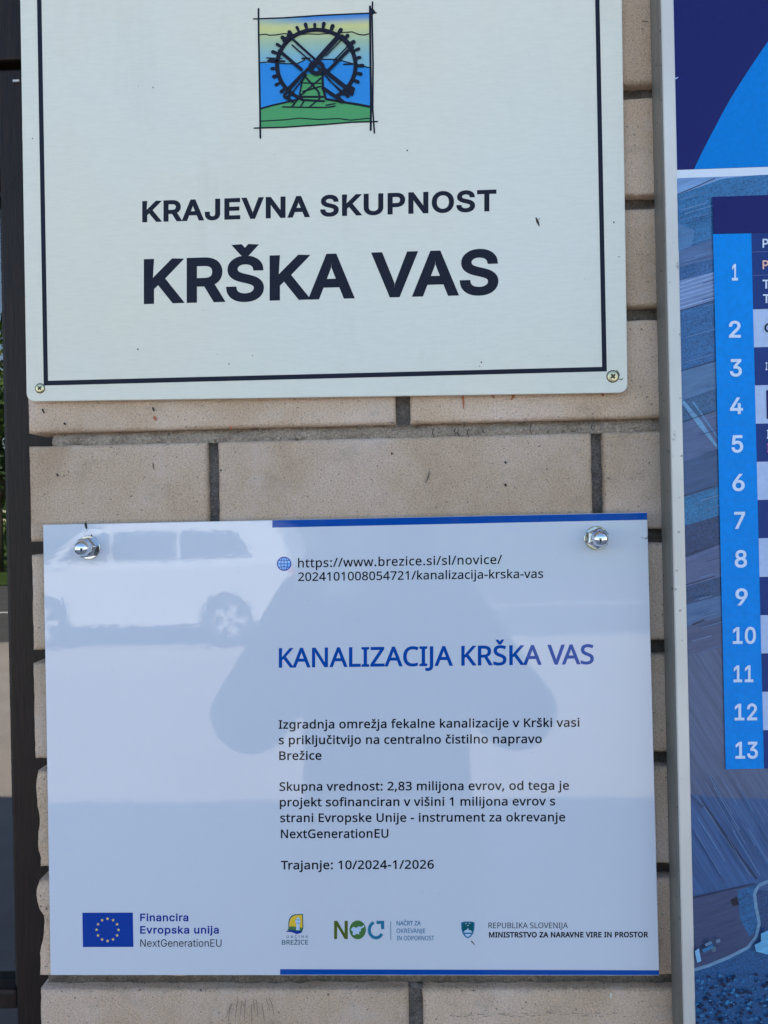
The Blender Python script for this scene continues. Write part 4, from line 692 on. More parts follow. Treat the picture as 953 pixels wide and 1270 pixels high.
screw(760.2, 466.8, .0035, 'yellowed countersunk cross-head screw in the lower right corner of the upper sign', R(38))
pr = Print(yP-1e-5)
pr.stroke([(768, 470), (771, 471), (773, 469)], [.9, 1, .8], M_DIRT); pr.stroke([(765, 459), (768, 463), (768.5, 466)], .8, M_DIRT); pr.build('scratches', s1, kind='stuff')

# ------------------------------------------------------------------ lower sign
Y2 = -.0058
s2 = thing('project_sign', 'glossy white information sign for the KANALIZACIJA KRŠKA VAS sewer project with blue bars', 'sign', (-.05, Y2, 1.24))
cs = [P(63, 1209.5, Y2), P(818, 1210, Y2), P(803, 635.5, Y2), P(53.5, 651, Y2)]
mb = MB(); mb.prism([(p.x, p.z) for p in cs], Y2, -.0028, M_SIGN); mb.build('sign_panel', s2, bevel=.0003)
y2 = Y2-.00005
pr = Print(y2)
pr.poly([(338, 645.4), (802.7, 636), (803, 644.6), (338, 654.4)], M_LBLUE)
pr.build('blue_bar', s2)
pr = Print(y2); pr.poly([(347.6, 1202), (817.5, 1203.4), (817.6, 1209.3), (347.6, 1208.8)], M_LBLUE); pr.build('blue_bar', s2)
T = lambda s, a, b, c, d, cap, m=M_LBLACK, bold=.006, sp=0, font='H': text(s, a, b, c, d, cap, y2-2e-5, m, s2, bold, sp, 'lettering', font)
T('https://www.brezice.si/sl/novice/', 369.8, 704, 623, 699.4, 11.2, bold=.02, sp=.05)
T('2024101008054721/kanalizacija-krska-vas', 370, 720.8, 674, 716.8, 10.8, bold=.02, sp=.02)
T('KANALIZACIJA KRŠKA VAS', 346, 828.2, 736.8, 823.8, 24.6, M_LBLUE, .028)
for s_, a, b, c, d in [('Izgradnja omrežja fekalne kanalizacije v Krški vasi', 345.8, 904, 718.9, 901.5), ('s priključitvijo na centralno čistilno napravo', 346, 923.3, 672.3, 921.8), ('Brežice', 346.5, 942.7, 399, 942.4),
                       ('Skupna vrednost: 2,83 milijona evrov, od tega je', 346.8, 981, 706, 979.6), ('projekt sofinanciran v višini 1 milijona evrov s', 347.2, 1000.4, 688.9, 999), ('strani Evropske Unije - instrument za okrevanje', 347.7, 1019.8, 701.3, 1018.8), ('NextGenerationEU', 348.6, 1039.7, 482, 1039.1), ('Trajanje: 10/2024-1/2026', 348.6, 1078.5, 538.4, 1077.5)]:
    T(s_, a, b, c, d, 10.9, bold=.030, sp=.035)
T('Financira', 174, 1142.6, 233.9, 1142.6, 9.5, M_LNAVY, .040, .06, 'G'); T('Evropska unija', 174, 1158, 271.7, 1158, 9.5, M_LNAVY, .040, .06, 'G'); T('NextGenerationEU', 174.2, 1174.2, 275, 1174.2, 9.2, bold=.004, font='G')
pr = Print(y2)
pr.poly([(102.4, 1132), (165, 1131.8), (165.8, 1174.4), (103, 1174.6)], M_LEU)
for i in range(12):
    a = i*math.pi/6; x, y = 133.7+13.6*math.cos(a), 1153.2+13.8*math.sin(a)
    pr.poly([(x+(2.1 if j % 2 == 0 else .9)*math.sin(j*math.pi/5), y-(2.1 if j % 2 == 0 else .9)*math.cos(j*math.pi/5)) for j in range(10)], M_LYEL)
pr.build('union_flag', s2)
pr = Print(y2)  # globe
gx, gy, gr = 352.6, 699.2, 8.3
pr.disc(gx, gy, gr, gr, M_LSKY)
circ = lambda rx, ry, n=20: [(gx+rx*math.cos(2*math.pi*t/n), gy+ry*math.sin(2*math.pi*t/n)) for t in range(n+1)]
pr.stroke(circ(gr, gr), 1.4, M_LBLUE); pr.stroke(circ(gr*.48, gr), 1.0, M_LBLUE); pr.stroke([(gx-gr, gy), (gx+gr, gy)], 1, M_LBLUE); pr.stroke([(gx, gy-gr), (gx, gy+gr)], 1, M_LBLUE)
for s_ in (-1, 1): pr.stroke([(gx-gr*.8, gy+s_*gr*.52), (gx, gy+s_*gr*.42), (gx+gr*.8, gy+s_*gr*.52)], .9, M_LBLUE)
pr.build('globe_icon', s2)
pr = Print(y2)  # town crest with tower
z = lambda pts: [(340+a/6.807, 1125+b/6.807) for a, b in pts]
pr.poly(z([(122, 180), (122, 130), (130, 95), (150, 70), (180, 60), (246, 58), (248, 180), (235, 215), (200, 228), (150, 212), (98, 208), (120, 195)]), M_LDTEAL)
pr.poly(z([(129, 165), (130, 130), (140, 98), (158, 78), (185, 68), (238, 66), (240, 175), (215, 170), (180, 165)]), M_LORG)
pr.poly(z([(110, 190), (150, 160), (185, 170), (240, 175), (236, 200), (190, 195), (150, 190)]), M_LGRN)
pr.poly(z([(98, 206), (140, 192), (190, 205), (238, 200), (222, 220), (190, 228), (150, 212)]), M_LNAVY)
pr.poly(z([(188, 195), (188, 140), (182, 132), (182, 108), (203, 80), (224, 108), (222, 132), (216, 140), (218, 195)]), M_LLIGHT)
pr.stroke(z([(182, 108), (224, 108)]), .5, M_LDTEAL); pr.stroke(z([(186, 135), (220, 135)]), .5, M_LDTEAL)
pr.build('town_crest', s2)
T('OBČINA', 355.4, 1163.4, 382.3, 1163.2, 3.1, M_LDTEAL, .02, .5); T('BREŽICE', 349.8, 1171.7, 382.5, 1171.5, 5.7, M_LDTEAL, .022)
pr = Print(y2)  # recovery plan logo
pr.poly([(414.6, 1164.7), (414.6, 1142), (418.6, 1142), (427.6, 1157.5), (427.6, 1142), (431.6, 1142), (431.6, 1164.7), (427.8, 1164.7), (418.4, 1149), (418.4, 1164.7)], M_LOLIVE)
pr.disc(443.9, 1153.2, 10.2, 11.7, M_LGRN, 32)
pr.poly([(436, 1151.5), (438.5, 1149.5), (442, 1150.8), (445, 1149), (448.5, 1149.5), (452.2, 1146.8), (451.5, 1150), (448, 1151.8), (447.5, 1155), (445.5, 1156), (445.8, 1159), (442.5, 1158), (440, 1160), (437.5, 1159), (438, 1155.5), (435.8, 1154)], M_LLIGHT)
arc = [(466.6+8.4*math.cos(t*math.pi/18), 1153.4+9.8*math.sin(t*math.pi/18)) for t in range(3, 26)]
pr.stroke(arc, 4, M_LTEAL, cap=False)
pr.poly([(467.2, 1142), (476.8, 1142), (476.8, 1152.4), (472.8, 1152.4), (472.8, 1146), (467.2, 1146)], M_LTEAL)
pr.poly([(484.4, 1142.8), (485.1, 1142.8), (485.3, 1165.6), (484.6, 1165.6)], M_LTEAL)
pr.build('plan_logo', s2)
T('NAČRT ZA', 492, 1147.8, 522.3, 1147.8, 5.6, M_LTEAL, .03); T('OKREVANJE', 492, 1157.2, 527.8, 1157.2, 5.6, M_LTEAL, .016); T('IN ODPORNOST', 492.4, 1166.2, 538.8, 1166.2, 5.6, M_LTEAL, .016)
pr = Print(y2)  # coat of arms
pr.poly([(572, 1144), (576, 1142.9), (585, 1142.9), (589, 1144), (588.7, 1152), (587, 1158), (584, 1162), (580.5, 1163.8), (577, 1162), (574, 1158), (572.3, 1152)], M_LTEAL)
pr.poly([(573.6, 1145), (577, 1144), (584, 1144), (587.4, 1145), (587.2, 1152), (586, 1156.5), (575, 1156.5), (573.8, 1152)], M_LDTEAL)
pr.poly([(575, 1156.6), (577, 1153.8), (579, 1153.5), (580.5, 1151), (582, 1153.5), (584, 1153.8), (586.3, 1156.6)], M_LLIGHT)
pr.poly([(576.5, 1158.4), (584.8, 1158.4), (582.5, 1161), (580.5, 1162), (578.4, 1161)], M_LLIGHT)
for x, y in ((578.3, 1145.3), (582.7, 1145.3), (580.5, 1147.8)): pr.disc(x, y, .8, .8, M_LLIGHT, 6)
pr.build('coat_of_arms', s2)
pr = Print(y2); pr.stroke([(585, 1167.3), (587, 1169.5), (589, 1172)], [1.5, 1.3, .8], M_DIRT); pr.stroke([(796, 667), (806, 668)], [.6, .6], M_DIRT); pr.stroke([(804, 665), (801, 669)], [.5, .5], M_DIRT)
pr.stroke([(106.5, 650), (107.5, 655)], [3.4, 2.4], M_DIRT); pr.stroke([(113.8, 663.5), (114, 667)], [1.6, 1.4], M_DIRT)
pr.build('specks', s2, kind='stuff')
T('REPUBLIKA SLOVENIJA', 606, 1151.2, 704.6, 1151.2, 7, bold=.006); T('MINISTRSTVO ZA NARAVNE VIRE IN PROSTOR', 606.7, 1162.8, 804.3, 1162.6, 6.9, bold=.062, sp=.06)

rs_ = random.Random(8); pr = Print(y2-3e-5)
for i in range(70):
    x, y = rs_.uniform(62, 800), rs_.uniform(660, 1200); pr.stroke([(x, y), (x+rs_.uniform(-.6, .6), y+rs_.uniform(-.6, .6))], rs_.uniform(.25, .6), rs_.choice([M_DIRT, M_BEDDARK]), cap=False)
pr.build('dust', s2, kind='stuff')
rs_ = random.Random(9); pr = Print(yP-3e-5)
for i in range(80):
    x, y = rs_.uniform(30, 770), rs_.uniform(2, 480); pr.stroke([(x, y), (x+rs_.uniform(-.7, .7), y+rs_.uniform(-.7, .7))], rs_.uniform(.3, .7), rs_.choice([M_DIRT, M_BED, M_BED]), cap=False)
pr.build('dust', s1, kind='stuff')
def cap_nut(px, py, label, rot):
    c = P(px, py, Y2); t = thing('cap_nut', label, 'nut', c, 'domed cap nuts holding the lower sign'); o = (c.x, Y2, c.z)
    mb = MB(); mb.lathe([(.0079, 0), (.0079, .0009), (.0076, .0012), (.0044, .0012)], M_ZINC, o, seg=36); mb.build('washer', t, smooth=False, weld=False)
    mb = MB(); hx = .0072
    mb.lathe([(hx, .0013), (hx, .0062), (hx*.86, .0074), (.0056, .0076)], M_ZINC, o, seg=6, rot=rot); mb.build('hex_body', t, bevel=.0003)
    mb = MB(); rd = .0052
    mb.lathe([(rd+.0002, .0074), (rd, .0088), (rd, .0105)] + [(rd*math.cos(a*math.pi/20), .0105+rd*math.sin(a*math.pi/20)) for a in range(1, 11)], M_CHROME, o, seg=36); mb.build('dome', t, smooth=True)
cap_nut(110.5, 679, 'shiny domed cap nut at the upper left corner of the lower sign', R(8))
cap_nut(739.7, 667.3, 'shiny domed cap nut under the blue bar, upper right of the lower sign', R(25))

# ------------------------------------------------------------------ big information board on the right
YB = -.0214; XF = .1655
board = thing('information_board', 'blue framed village map board with aerial photo and numbers one to thirteen', 'board', (.7, 0, .8))
wf = .0076
xt, xb = .1655, .1655
M_GREYBAR = mat('dark_grey_profile', (.20, .195, .18), .5, .3, .3); n_ = N(M_GREYBAR)  # side bars in a darker grey than the front lips
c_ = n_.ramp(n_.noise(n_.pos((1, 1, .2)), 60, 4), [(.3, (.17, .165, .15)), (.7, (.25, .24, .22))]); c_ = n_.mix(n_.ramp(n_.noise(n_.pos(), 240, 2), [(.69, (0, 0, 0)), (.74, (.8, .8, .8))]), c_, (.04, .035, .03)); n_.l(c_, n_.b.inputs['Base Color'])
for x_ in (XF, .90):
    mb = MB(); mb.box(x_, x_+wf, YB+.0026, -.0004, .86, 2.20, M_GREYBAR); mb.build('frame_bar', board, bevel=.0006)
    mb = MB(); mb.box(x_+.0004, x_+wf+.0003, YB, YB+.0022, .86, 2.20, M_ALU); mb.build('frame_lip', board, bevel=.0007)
for z0_ in (.8522, 2.2003): mb = MB(); mb.box(XF, .90+wf, YB, -.0004, z0_, z0_+wf, M_ALU); mb.build('frame_bar', board, bevel=.0009)
M_BACK = mat('board_white', (.62, .68, .78), .4)
def boardmat(name, color, rough=.35, spec=.12):
    m = mat(name, color, rough, 0, spec); n = N(m)
    a = n.noise(n.pos((1, 1, .35)), 420, 3, .6); n.bump(a, 1.6e-5)
    fine = n.noise(n.pos(), 300, 3, .6)
    c = n.mix(.22, tuple(color)[:3], n.ramp(fine, [(.3, (.6, .6, .6)), (.7, (1.2, 1.2, 1.2))]), 'MULTIPLY'); n.l(c, n.b.inputs['Base Color']); return m
YP = YB+.0012
mb = MB(); mb.box(XF+wf, .90, YP, -.0006, .86, 2.20, M_BACK); mb.build('board_panel', board)
B_NAVY = boardmat('board_navy', (.013, .017, .12)); B_BLUE = boardmat('board_blue', (.0, .19, .60)); B_NUM = boardmat('board_number_blue', (.0, .235, .72)); B_ROW = boardmat('board_row_blue', (.016, .042, .19)); B_LIGHT = boardmat('board_row_pale', (.42, .52, .74)); B_WHITE = boardmat('board_lettering_white', (.62, .72, .88)); B_INK = boardmat('board_ink', (.02, .02, .06))
yb = YP-.00005
def edge(px_y): # left limit of the print in pixels at a pixel row
    p0 = P(835, px_y, yb); return 835 + (XF+wf+.0008-p0.x)*F_PX/(yb-CAM.y)
def pix(X, Z, y):   # where a point of the board falls in the picture
    d = Vector((X, y, Z))-CAM; w = d.dot(fw); return (W_PX/2+F_PX*d.dot(rt)/w, H_PX/2-F_PX*d.dot(up)/w)
def RX(y, X=.8992): return pix(X, min(2.1995, max(.8605, P(950, y, yb).z)), yb)   # level with picture row y, at the board's right edge
def LX(Z): return pix(XF+wf+.0010, Z, yb)
pr = Print(yb)
pr.poly([LX(2.1995), RX(-900), RX(207.5), (edge(211), 210.8)], B_NAVY)
pr.poly([(861, 209.8), (867.5, 196), (876, 179), (886, 160), (896, 141), (906, 123), (917, 105), (929, 86.5), (941, 68.5), (953, 51), (975, 20), (1010, -20), (1100, -110), (1300, -230), RX(-330), RX(207)], B_BLUE)
pr.build('header_print', board)

def map_mat():
    m = mat('aerial_photo_print', (1, 1, 1), .34, 0, .4); n = N(m); a = n.n('ShaderNodeVertexColor'); a.layer_name = 'tint'
    g = n.n('ShaderNodeNewGeometry')
    def rot_noise(ang, sc, scale):
        mp = n.n('ShaderNodeMapping'); mp.inputs['Rotation'].default_value = (0, ang, 0); n.l(g.outputs['Position'], mp.inputs[0])
        m2 = n.n('ShaderNodeMapping'); m2.inputs['Scale'].default_value = sc; n.l(mp.outputs[0], m2.inputs[0]); return n.noise(m2.outputs[0], scale, 4, .7)
    s1_ = rot_noise(R(17), (.10, 1, 1), 620)     # plough lines running up to the right
    s2_ = rot_noise(R(30), (1, 1, .03), 560)     # steep rows in the lowest fields
    sp = n.n('ShaderNodeSeparateColor'); al = a.outputs['Alpha']
    st = n.n('ShaderNodeMix'); st.data_type = 'RGBA'
    sel = n.n('ShaderNodeMath', _operation='GREATER_THAN'); n.l(al, sel.inputs[0]); sel.inputs[1].default_value = .75
    n.l(sel.outputs[0], st.inputs[0]); n.l(n.ramp(s1_, [(.3, (.70, .72, .76)), (.7, (1.22, 1.22, 1.2))]), st.inputs[6]); n.l(n.ramp(s2_, [(.32, (.60, .64, .70)), (.68, (1.30, 1.28, 1.25))]), st.inputs[7])
    c = n.mix(.85, a.outputs[0], st.outputs[2], 'MULTIPLY')
    gr = n.noise(g.outputs['Position'], 1100, 3, .8)
    low = n.n('ShaderNodeMath', _operation='LESS_THAN'); n.l(al, low.inputs[0]); low.inputs[1].default_value = .4
    c2 = n.mix(.9, c, n.ramp(gr, [(.36, (.40, .42, .5)), (.5, (.95, .95, .95)), (.68, (1.45, 1.45, 1.45))]), 'MULTIPLY')
    n.l(n.mix(low.outputs[0], c, c2), n.b.inputs['Base Color']); n.bump(rot_noise(0, (1, 1, .3), 420), 1.5e-5); return m
M_MAP = map_mat()
mp_ = MB(); mp_.cols = []; kk = mp_.mid(M_MAP); layer = [0]
def field(pts, c, kind=.5):
    layer[0] += 1; y = yb-layer[0]*1e-5; i = len(mp_.v)
    for a, b in pts: mp_.v.append(tuple(P(a, b, y))); mp_.cols.append((*srgb(c[0]*.86, c[1]*.99, c[2]*.98)[:3], kind))
    mp_.f.append(tuple(range(i, i+len(pts)))); mp_.mi.append(kk)
def strip(yl0, yr0, yl1, yr1, c, kind=.5, x1=1500):
    xl = 837; sl = lambda a, b: a + (b-a)*(x1-xl)/(888-xl)
    xr = x1; k0 = (yr0-yl0)/50; k1 = (yr1-yl1)/50; f = min(x1-xl, 170)
    field([(edge(yl0), yl0), (xl+f, yl0+k0*f), (xr, yl0+k0*f), (xr, yl1+k1*f), (xl+f, yl1+k1*f), (edge(yl1), yl1)], c, kind)
field([(edge(222), 221), RX(217), RX(2300), LX(.8605)], (70, 92, 140))
field([(edge(222), 221), (930, 217.8), (920, 221), (895, 222), (838, 243)], (132, 150, 198))
field([(838, 243), (895, 222), (930, 217.8), (1000, 214), (1000, 262), (884, 296), (839.5, 312)], (52, 108, 160), .3)
field([(838.6, 276), (862, 286), (858, 305), (839.5, 312)], (84, 118, 166))
strip(312, 296, 332, 318, (88, 104, 150)); strip(332, 318, 348, 336, (58, 96, 150), .3); strip(348, 336, 386, 372, (128, 134, 182)); strip(386, 372, 461, 447, (50, 96, 150), .3)
for i in range(7): y = 351+i*5; pr_y = y
strip(461, 447, 497, 480, (88, 110, 152)); strip(497, 480, 525, 510, (62, 92, 134), .3); strip(525, 508, 572, 556, (92, 96, 138)); strip(572, 556, 617, 602, (66, 82, 124)); strip(617, 602, 652, 638, (48, 112, 160), .3)
strip(652, 638, 692, 674, (52, 66, 108), .3); strip(692, 674, 728, 714, (98, 98, 138)); strip(728, 714, 750, 738, (52, 74, 116), .3); strip(750, 738, 776, 764, (82, 104, 148)); strip(776, 764, 812, 800, (84, 86, 122), .5)
field([(edge(812), 812), (905, 800), RX(798), RX(1010), (900, 990), (edge(990), 985)], (92, 94, 128), 1)
field([(edge(985), 985), (900, 990), RX(1010), RX(1095), (936, 1096), (edge(1112), 1112)], (60, 88, 138), 1)
field([(840, 352), (886, 338), (886, 339.2), (840, 353.2)], (160, 165, 205))
for i in range(1, 7): field([(840, 352+i*5), (886, 338+i*5), (886, 339.5+i*5), (840, 353.5+i*5)], (158, 163, 204))
field([(844, 497), (849, 497), (870, 522), (892, 555), (892, 559), (866, 528)], (120, 150, 190)); field([(858, 498), (861, 498), (893, 545), (893, 548)], (104, 134, 178))
field([(868, 989), (869.5, 989), (905, 1041), (940, 1090), (938, 1091), (903, 1043)], (30, 44, 78)); field([(862, 986), (864, 985.5), (932, 1086), (930, 1088)], (84, 104, 146), 1)
field([(854, 985), (856, 985), (874, 1000), (870, 1003)], (48, 70, 110))
for a, b in ((241, 220.5), (386, 372), (461, 447), (525, 509), (617, 602), (692, 675), (728, 714)): field([(840, a), (887, b), (887, b+1.1), (840, a+1.1)], (32, 44, 82))
field([(858, 774), (874, 768), (874, 769.5), (860, 776)], (30, 36, 66))
field([(edge(1113), 1113), (930, 1098), (934, 1170), (900, 1187), (edge(1203), 1203)], (70, 72, 108)); field([(edge(1113), 1112), (936, 1095), (936, 1097), (edge(1113), 1115)], (40, 52, 86))
field([(915, 1104), (936, 1098), (940, 1150), (930, 1162), (918, 1140)], (46, 96, 146), .3); field([(906, 1116), (914, 1112), (917, 1122), (909, 1124)], (22, 26, 48), .3)
field([(936, 1105), RX(1100), RX(1186), (942, 1182), (944, 1150)], (50, 74, 118), .3)
field([(edge(1203), 1203), (900, 1190), (930, 1176), (944, 1180), RX(1184), RX(2300), LX(.8606)], (40, 84, 134), .3)
rd = [(1000, 1088), (953, 1093), (941, 1098), (936, 1108), (938, 1125), (942, 1145), (938, 1162), (928, 1175), (905, 1187), (880, 1197), (858, 1204)]
for (a, b), (c, d) in zip(rd, rd[1:]):
    ln = math.hypot(c-a, d-b); nx, ny = -(d-b)/ln*2, (c-a)/ln*2; field([(a+nx, b+ny), (c+nx, d+ny), (c-nx, d-ny), (a-nx, b-ny)], (122, 142, 176))
random.seed(11)
for i in range(240):
    x, y = random.uniform(864, 960), random.uniform(1209, 1278); r_ = random.uniform(.8, 3.4); field([(x+r_*math.cos(t)*random.uniform(.6, 1.2), y+r_*math.sin(t)*random.uniform(.4, .9)) for t in (0, 1, 2, 3, 4, 5)], random.choice([(18, 34, 66), (24, 44, 82), (60, 120, 170)]), .3)
for pts, c in [([(862, 1180), (867, 1176), (870, 1192), (865, 1194)], (140, 175, 215)), ([(871, 1178), (884, 1171), (886, 1175), (873, 1182)], (52, 110, 160)), ([(874, 1171), (882, 1167), (884, 1170), (876, 1174)], (110, 130, 165)), ([(882, 1176), (888, 1174), (888, 1180), (884, 1181)], (96, 104, 130)), ([(944, 1158), (953, 1154), (953, 1184), (938, 1180), (936, 1172), (944, 1168)], (112, 168, 212)), ([(888, 1166), (893, 1164), (894, 1168), (889, 1170)], (120, 130, 160))]:
    field(pts, c)
rl = random.Random(21)
for i in range(46):   # plough lines and grassy edges in the upper fields
    y = rl.uniform(232, 800); a = rl.uniform(0, 30); l = rl.uniform(10, 46-a*.6); w_ = rl.uniform(.5, 1.1); x = 840+a+(y-232)*.024; sl = -.29+.02*rl.random()
    c = rl.choice([(44, 60, 104), (112, 128, 172), (50, 84, 134), (96, 112, 156)]); x2 = min(x+l, 884.5+(y-290)*.0238)
    field([(x, y), (x2, y+(x2-x)*sl), (x2, y+(x2-x)*sl+w_), (x, y+w_)], c)
for i in range(34):   # steep rows in the big lower field
    x = 858+rl.uniform(0, 92); y = rl.uniform(962, 1050); l = rl.uniform(20, 70); w_ = rl.uniform(.5, 1.0)
    c = rl.choice([(48, 68, 112), (104, 126, 170), (58, 84, 132)]); y2 = min(y+l, 1096-(x-860)*.2); x2 = x+(y2-y)*.60
    if y2 > y+6: field([(x, y), (x+w_, y), (x2+w_, y2), (x2, y2)], c, 1)
mp_.build('map_print', board)
pr = Print(yb-.0016*.6); yt = yb-.001
pr = Print(yt)
XT = .86
pr.poly([(883.4, 244.2), RX(242.1, XT), RX(288.9, XT), (884.6, 290.4)], B_NAVY)
colx = lambda y: (884.6+(y-290.4)*(900.4-884.6)/663, 932+(y-290.4)*(948-932)/663)
pr.poly([(colx(290.4)[0], 290.4), (colx(290)[1], 289.4), (colx(953)[1], 953.2), (colx(953)[0], 954.2)], B_NUM)
rows = [(289.4, 383.7, 0), (383.7, 430.8, 1), (430.8, 478, 0), (478, 525.5, 1), (525.5, 572.8, 0), (572.8, 620, 1), (620, 667.6, 0), (667.6, 715.5, 1), (715.5, 763, 0), (763, 810.4, 1), (810.4, 858, 0), (858, 905.5, 1), (905.5, 953.2, 0)]
for a, b, k in rows:
    pr.poly([(colx(a)[1], a), RX(a-.05, XT), RX(b-.05, XT), (colx(b)[1], b)], B_LIGHT if k else B_ROW)
for y in (312.2, 341.2): pr.poly([(colx(y)[1]+.5, y), RX(y-.2, XT), RX(y+.6, XT), (colx(y)[1]+.5, y+.8)], boardmat('board_hairline', (.10, .13, .34)))
for y in (430.8, 478, 525.5, 572.8, 620, 667.6, 715.5, 763, 810.4, 858, 905.5): pr.poly([(colx(y)[0], y+.6), (colx(y)[1], y), (colx(y)[1], y+.6), (colx(y)[0], y+1.2)], boardmat('board_rule', (.01, .23, .70)))
pr.poly([(950.6, 484), (1200, 476), (1200, 512), (951.4, 519.6)], B_NAVY)
pr.build('table_print', board)
BT = lambda s, a, b, c, d, cap, m=B_WHITE, bold=.035: text(s, a, b, c, d, cap, yt-.0005, m, board, bold, 0, 'lettering', 'G')
for s_, a, c, yt0, yb0 in [('1', 908, 915.5, 326.6, 348), ('2', 904.2, 919, 397.3, 419), ('3', 905.4, 920.4, 444.6, 467), ('4', 905.6, 921.7, 492.2, 513.6), ('5', 907.5, 922, 539, 561.4), ('6', 908.5, 923.8, 587, 609), ('7', 910.8, 924.4, 634, 656), ('8', 911.5, 926.8, 681.6, 704), ('9', 912.3, 927.6, 729.1, 751), ('10', 909, 937.8, 776.9, 798.6), ('11', 910, 934.6, 824.5, 846.2), ('12', 911.3, 939.3, 872, 893.5), ('13', 912.3, 940.3, 919.2, 941)]:
    BT(s_, a, yb0, c, yb0-.2, yb0-yt0-.8)
BT('P', 946, 307.3, 953.4, 307, 11); BT('P', 946, 333.9, 953.4, 333.6, 11, boardmat('board_glare_pink', (.80, .46, .40))); BT('T', 946, 358, 955, 357.7, 11); BT('T', 946.4, 376, 955.4, 375.7, 11); BT('O', 948.4, 412, 959.5, 411.7, 11, B_INK); BT('I', 949.8, 459, 952, 459, 9.6); BT('I', 951.4, 544, 953.6, 544, 11); BT('I', 951.8, 561, 954, 561, 11, boardmat('board_rose', (.62, .16, .36)))  # second P is pink because the glare on it is put into its colour
# small pale insect on the board header
pr = Print(yb-3e-5); pr.stroke([(834.5, 98.5), (838, 97.5), (841, 96)], [1, 1.8, 1], B_LIGHT); pr.build('speck', board, kind='stuff')

# ------------------------------------------------------------------ ground in front (seen mirrored in the glossy sign and the window)
def ground_mat(name, c0, c1, scale, bumpd=.002):
    m = mat(name, c0, .9, 0, .2); n = N(m); p = n.pos()
    c = n.ramp(n.noise(p, scale, 5, .65), [(.3, c0), (.7, c1)]); c = n.mix(.5, c, n.ramp(n.noise(p, 130, 3, .7), [(.3, (.75, .75, .75)), (.7, (1.2, 1.2, 1.2))]), 'MULTIPLY')
    n.l(c, n.b.inputs['Base Color']); n.bump(n.noise(p, 90, 3), bumpd); return m
M_GRASS = ground_mat('meadow', (.05, .10, .02), (.09, .15, .035), .8, .02); M_ASPH = ground_mat('asphalt', (.10, .10, .10), (.15, .15, .15), 1.2); M_PAVE = ground_mat('paving', (.44, .40, .37), (.54, .49, .46), 2.0); M_KERB = ground_mat('kerb_concrete', (.35, .34, .32), (.42, .41, .39), 5); M_LINE = ground_mat('road_paint', (.75, .75, .74), (.82, .82, .8), 6)
def sheet(name, x0, x1, y0, y1, z, m):
    mb = MB(); mb.face([(x0, y0, z), (x1, y0, z), (x1, y1, z), (x0, y1, z)], m); mb.build(name, None, kind='structure')
sheet('ground', -600, 600, -600, 600, -.16, M_GRASS)
mb = MB(); mb.box(-60, 60, -8.9, 8, -.15, 0, M_PAVE); mb.build('pavement', None, kind='structure')
mb = MB(); mb.box(-60, 60, -9.05, -8.902, -.15, .004, M_KERB); mb.build('kerb', None, kind='structure')
sheet('road', -60, 60, -19, -9.051, -.12, M_ASPH)
sheet('road_marking', -60, 60, -13.3, -13.1, -.116, M_LINE)
sheet('verge', -60, 60, -60, -19.001, -.10, M_GRASS)

# trees across the road
def tree(label, x, y, h, seed, w):
    rnd = random.Random(seed); t = thing('leafy_tree', label, 'tree', (x, y, -.10), 'trees across the road')
    bark = TB; mb = MB(); top = Vector((x+rnd.uniform(-.3, .3), y, h*.62)); mb.tube([(x, y, -.2), (x+.05, y, h*.25), tuple(top)], [.22, .16, .07], bark, 9)
    tips = []
    for i in range(9):
        a = rnd.uniform(0, 6.28); s = Vector((x, y, h*rnd.uniform(.12, .5))); e = Vector((x+math.cos(a)*w*rnd.uniform(.4, .75), y+math.sin(a)*w*rnd.uniform(.4, .75), h*rnd.uniform(.5, .92)))
        mb.tube([s, (s+e)/2+Vector((0, 0, .25)), e], [.08, .05, .02], bark, 6); tips.append(e); tips.append((s+e)/2)
    tips.append(top); mb.build('trunk', t, smooth=True)
    mb = MB(); lm = TL_; k = [mb.mid(m) for m in lm]
    for c in tips:
        for g_ in range(5):
            cc = c+Vector((rnd.gauss(0, .5), rnd.gauss(0, .5), rnd.gauss(.1, .45))); R_ = rnd.uniform(.35, .8); mi = rnd.choice(k)
            for q_ in range(70):
                d = Vector((rnd.gauss(0, 1), rnd.gauss(0, 1), rnd.gauss(0, 1))).normalized()*R_*rnd.random()**.4; p = cc+d
                n_ = Vector((rnd.gauss(0, 1), rnd.gauss(0, 1), rnd.gauss(0, 1))).normalized(); a = n_.orthogonal().normalized()*rnd.uniform(.07, .13); b = n_.cross(a)*.6
                i = len(mb.v); mb.v += [tuple(p-a), tuple(p+b), tuple(p+a), tuple(p-b)]; mb.f.append((i, i+1, i+2, i+3)); mb.mi.append(mi)
    mb.build('crown', t)
TB = mat('bark', (.10, .08, .06), .9); TL_ = [mat('leaves_light', (.10, .17, .03), .6), mat('leaves_mid', (.06, .12, .025), .6), mat('leaves_dark', (.035, .075, .02), .6)]
for i, (x, y, h, w, lab) in enumerate([(-13.5, -24, 8.2, 3.0, 'tall leafy tree reflected in the glass of the left window'), (-19, -27, 7.2, 3.4, 'broad leafy tree far left across the road'), (-8.5, -29, 6.5, 3.0, 'leafy tree across the road behind the parked car'), (1.5, -26, 7.5, 3.2, 'leafy tree across the road behind the photographer'), (12, -30, 7.0, 3.4, 'leafy tree across the road towards the right'), (24, -28, 8.0, 3.6, 'large leafy tree far right across the road')]):
    tree(lab, x, y, h, i+5, w)

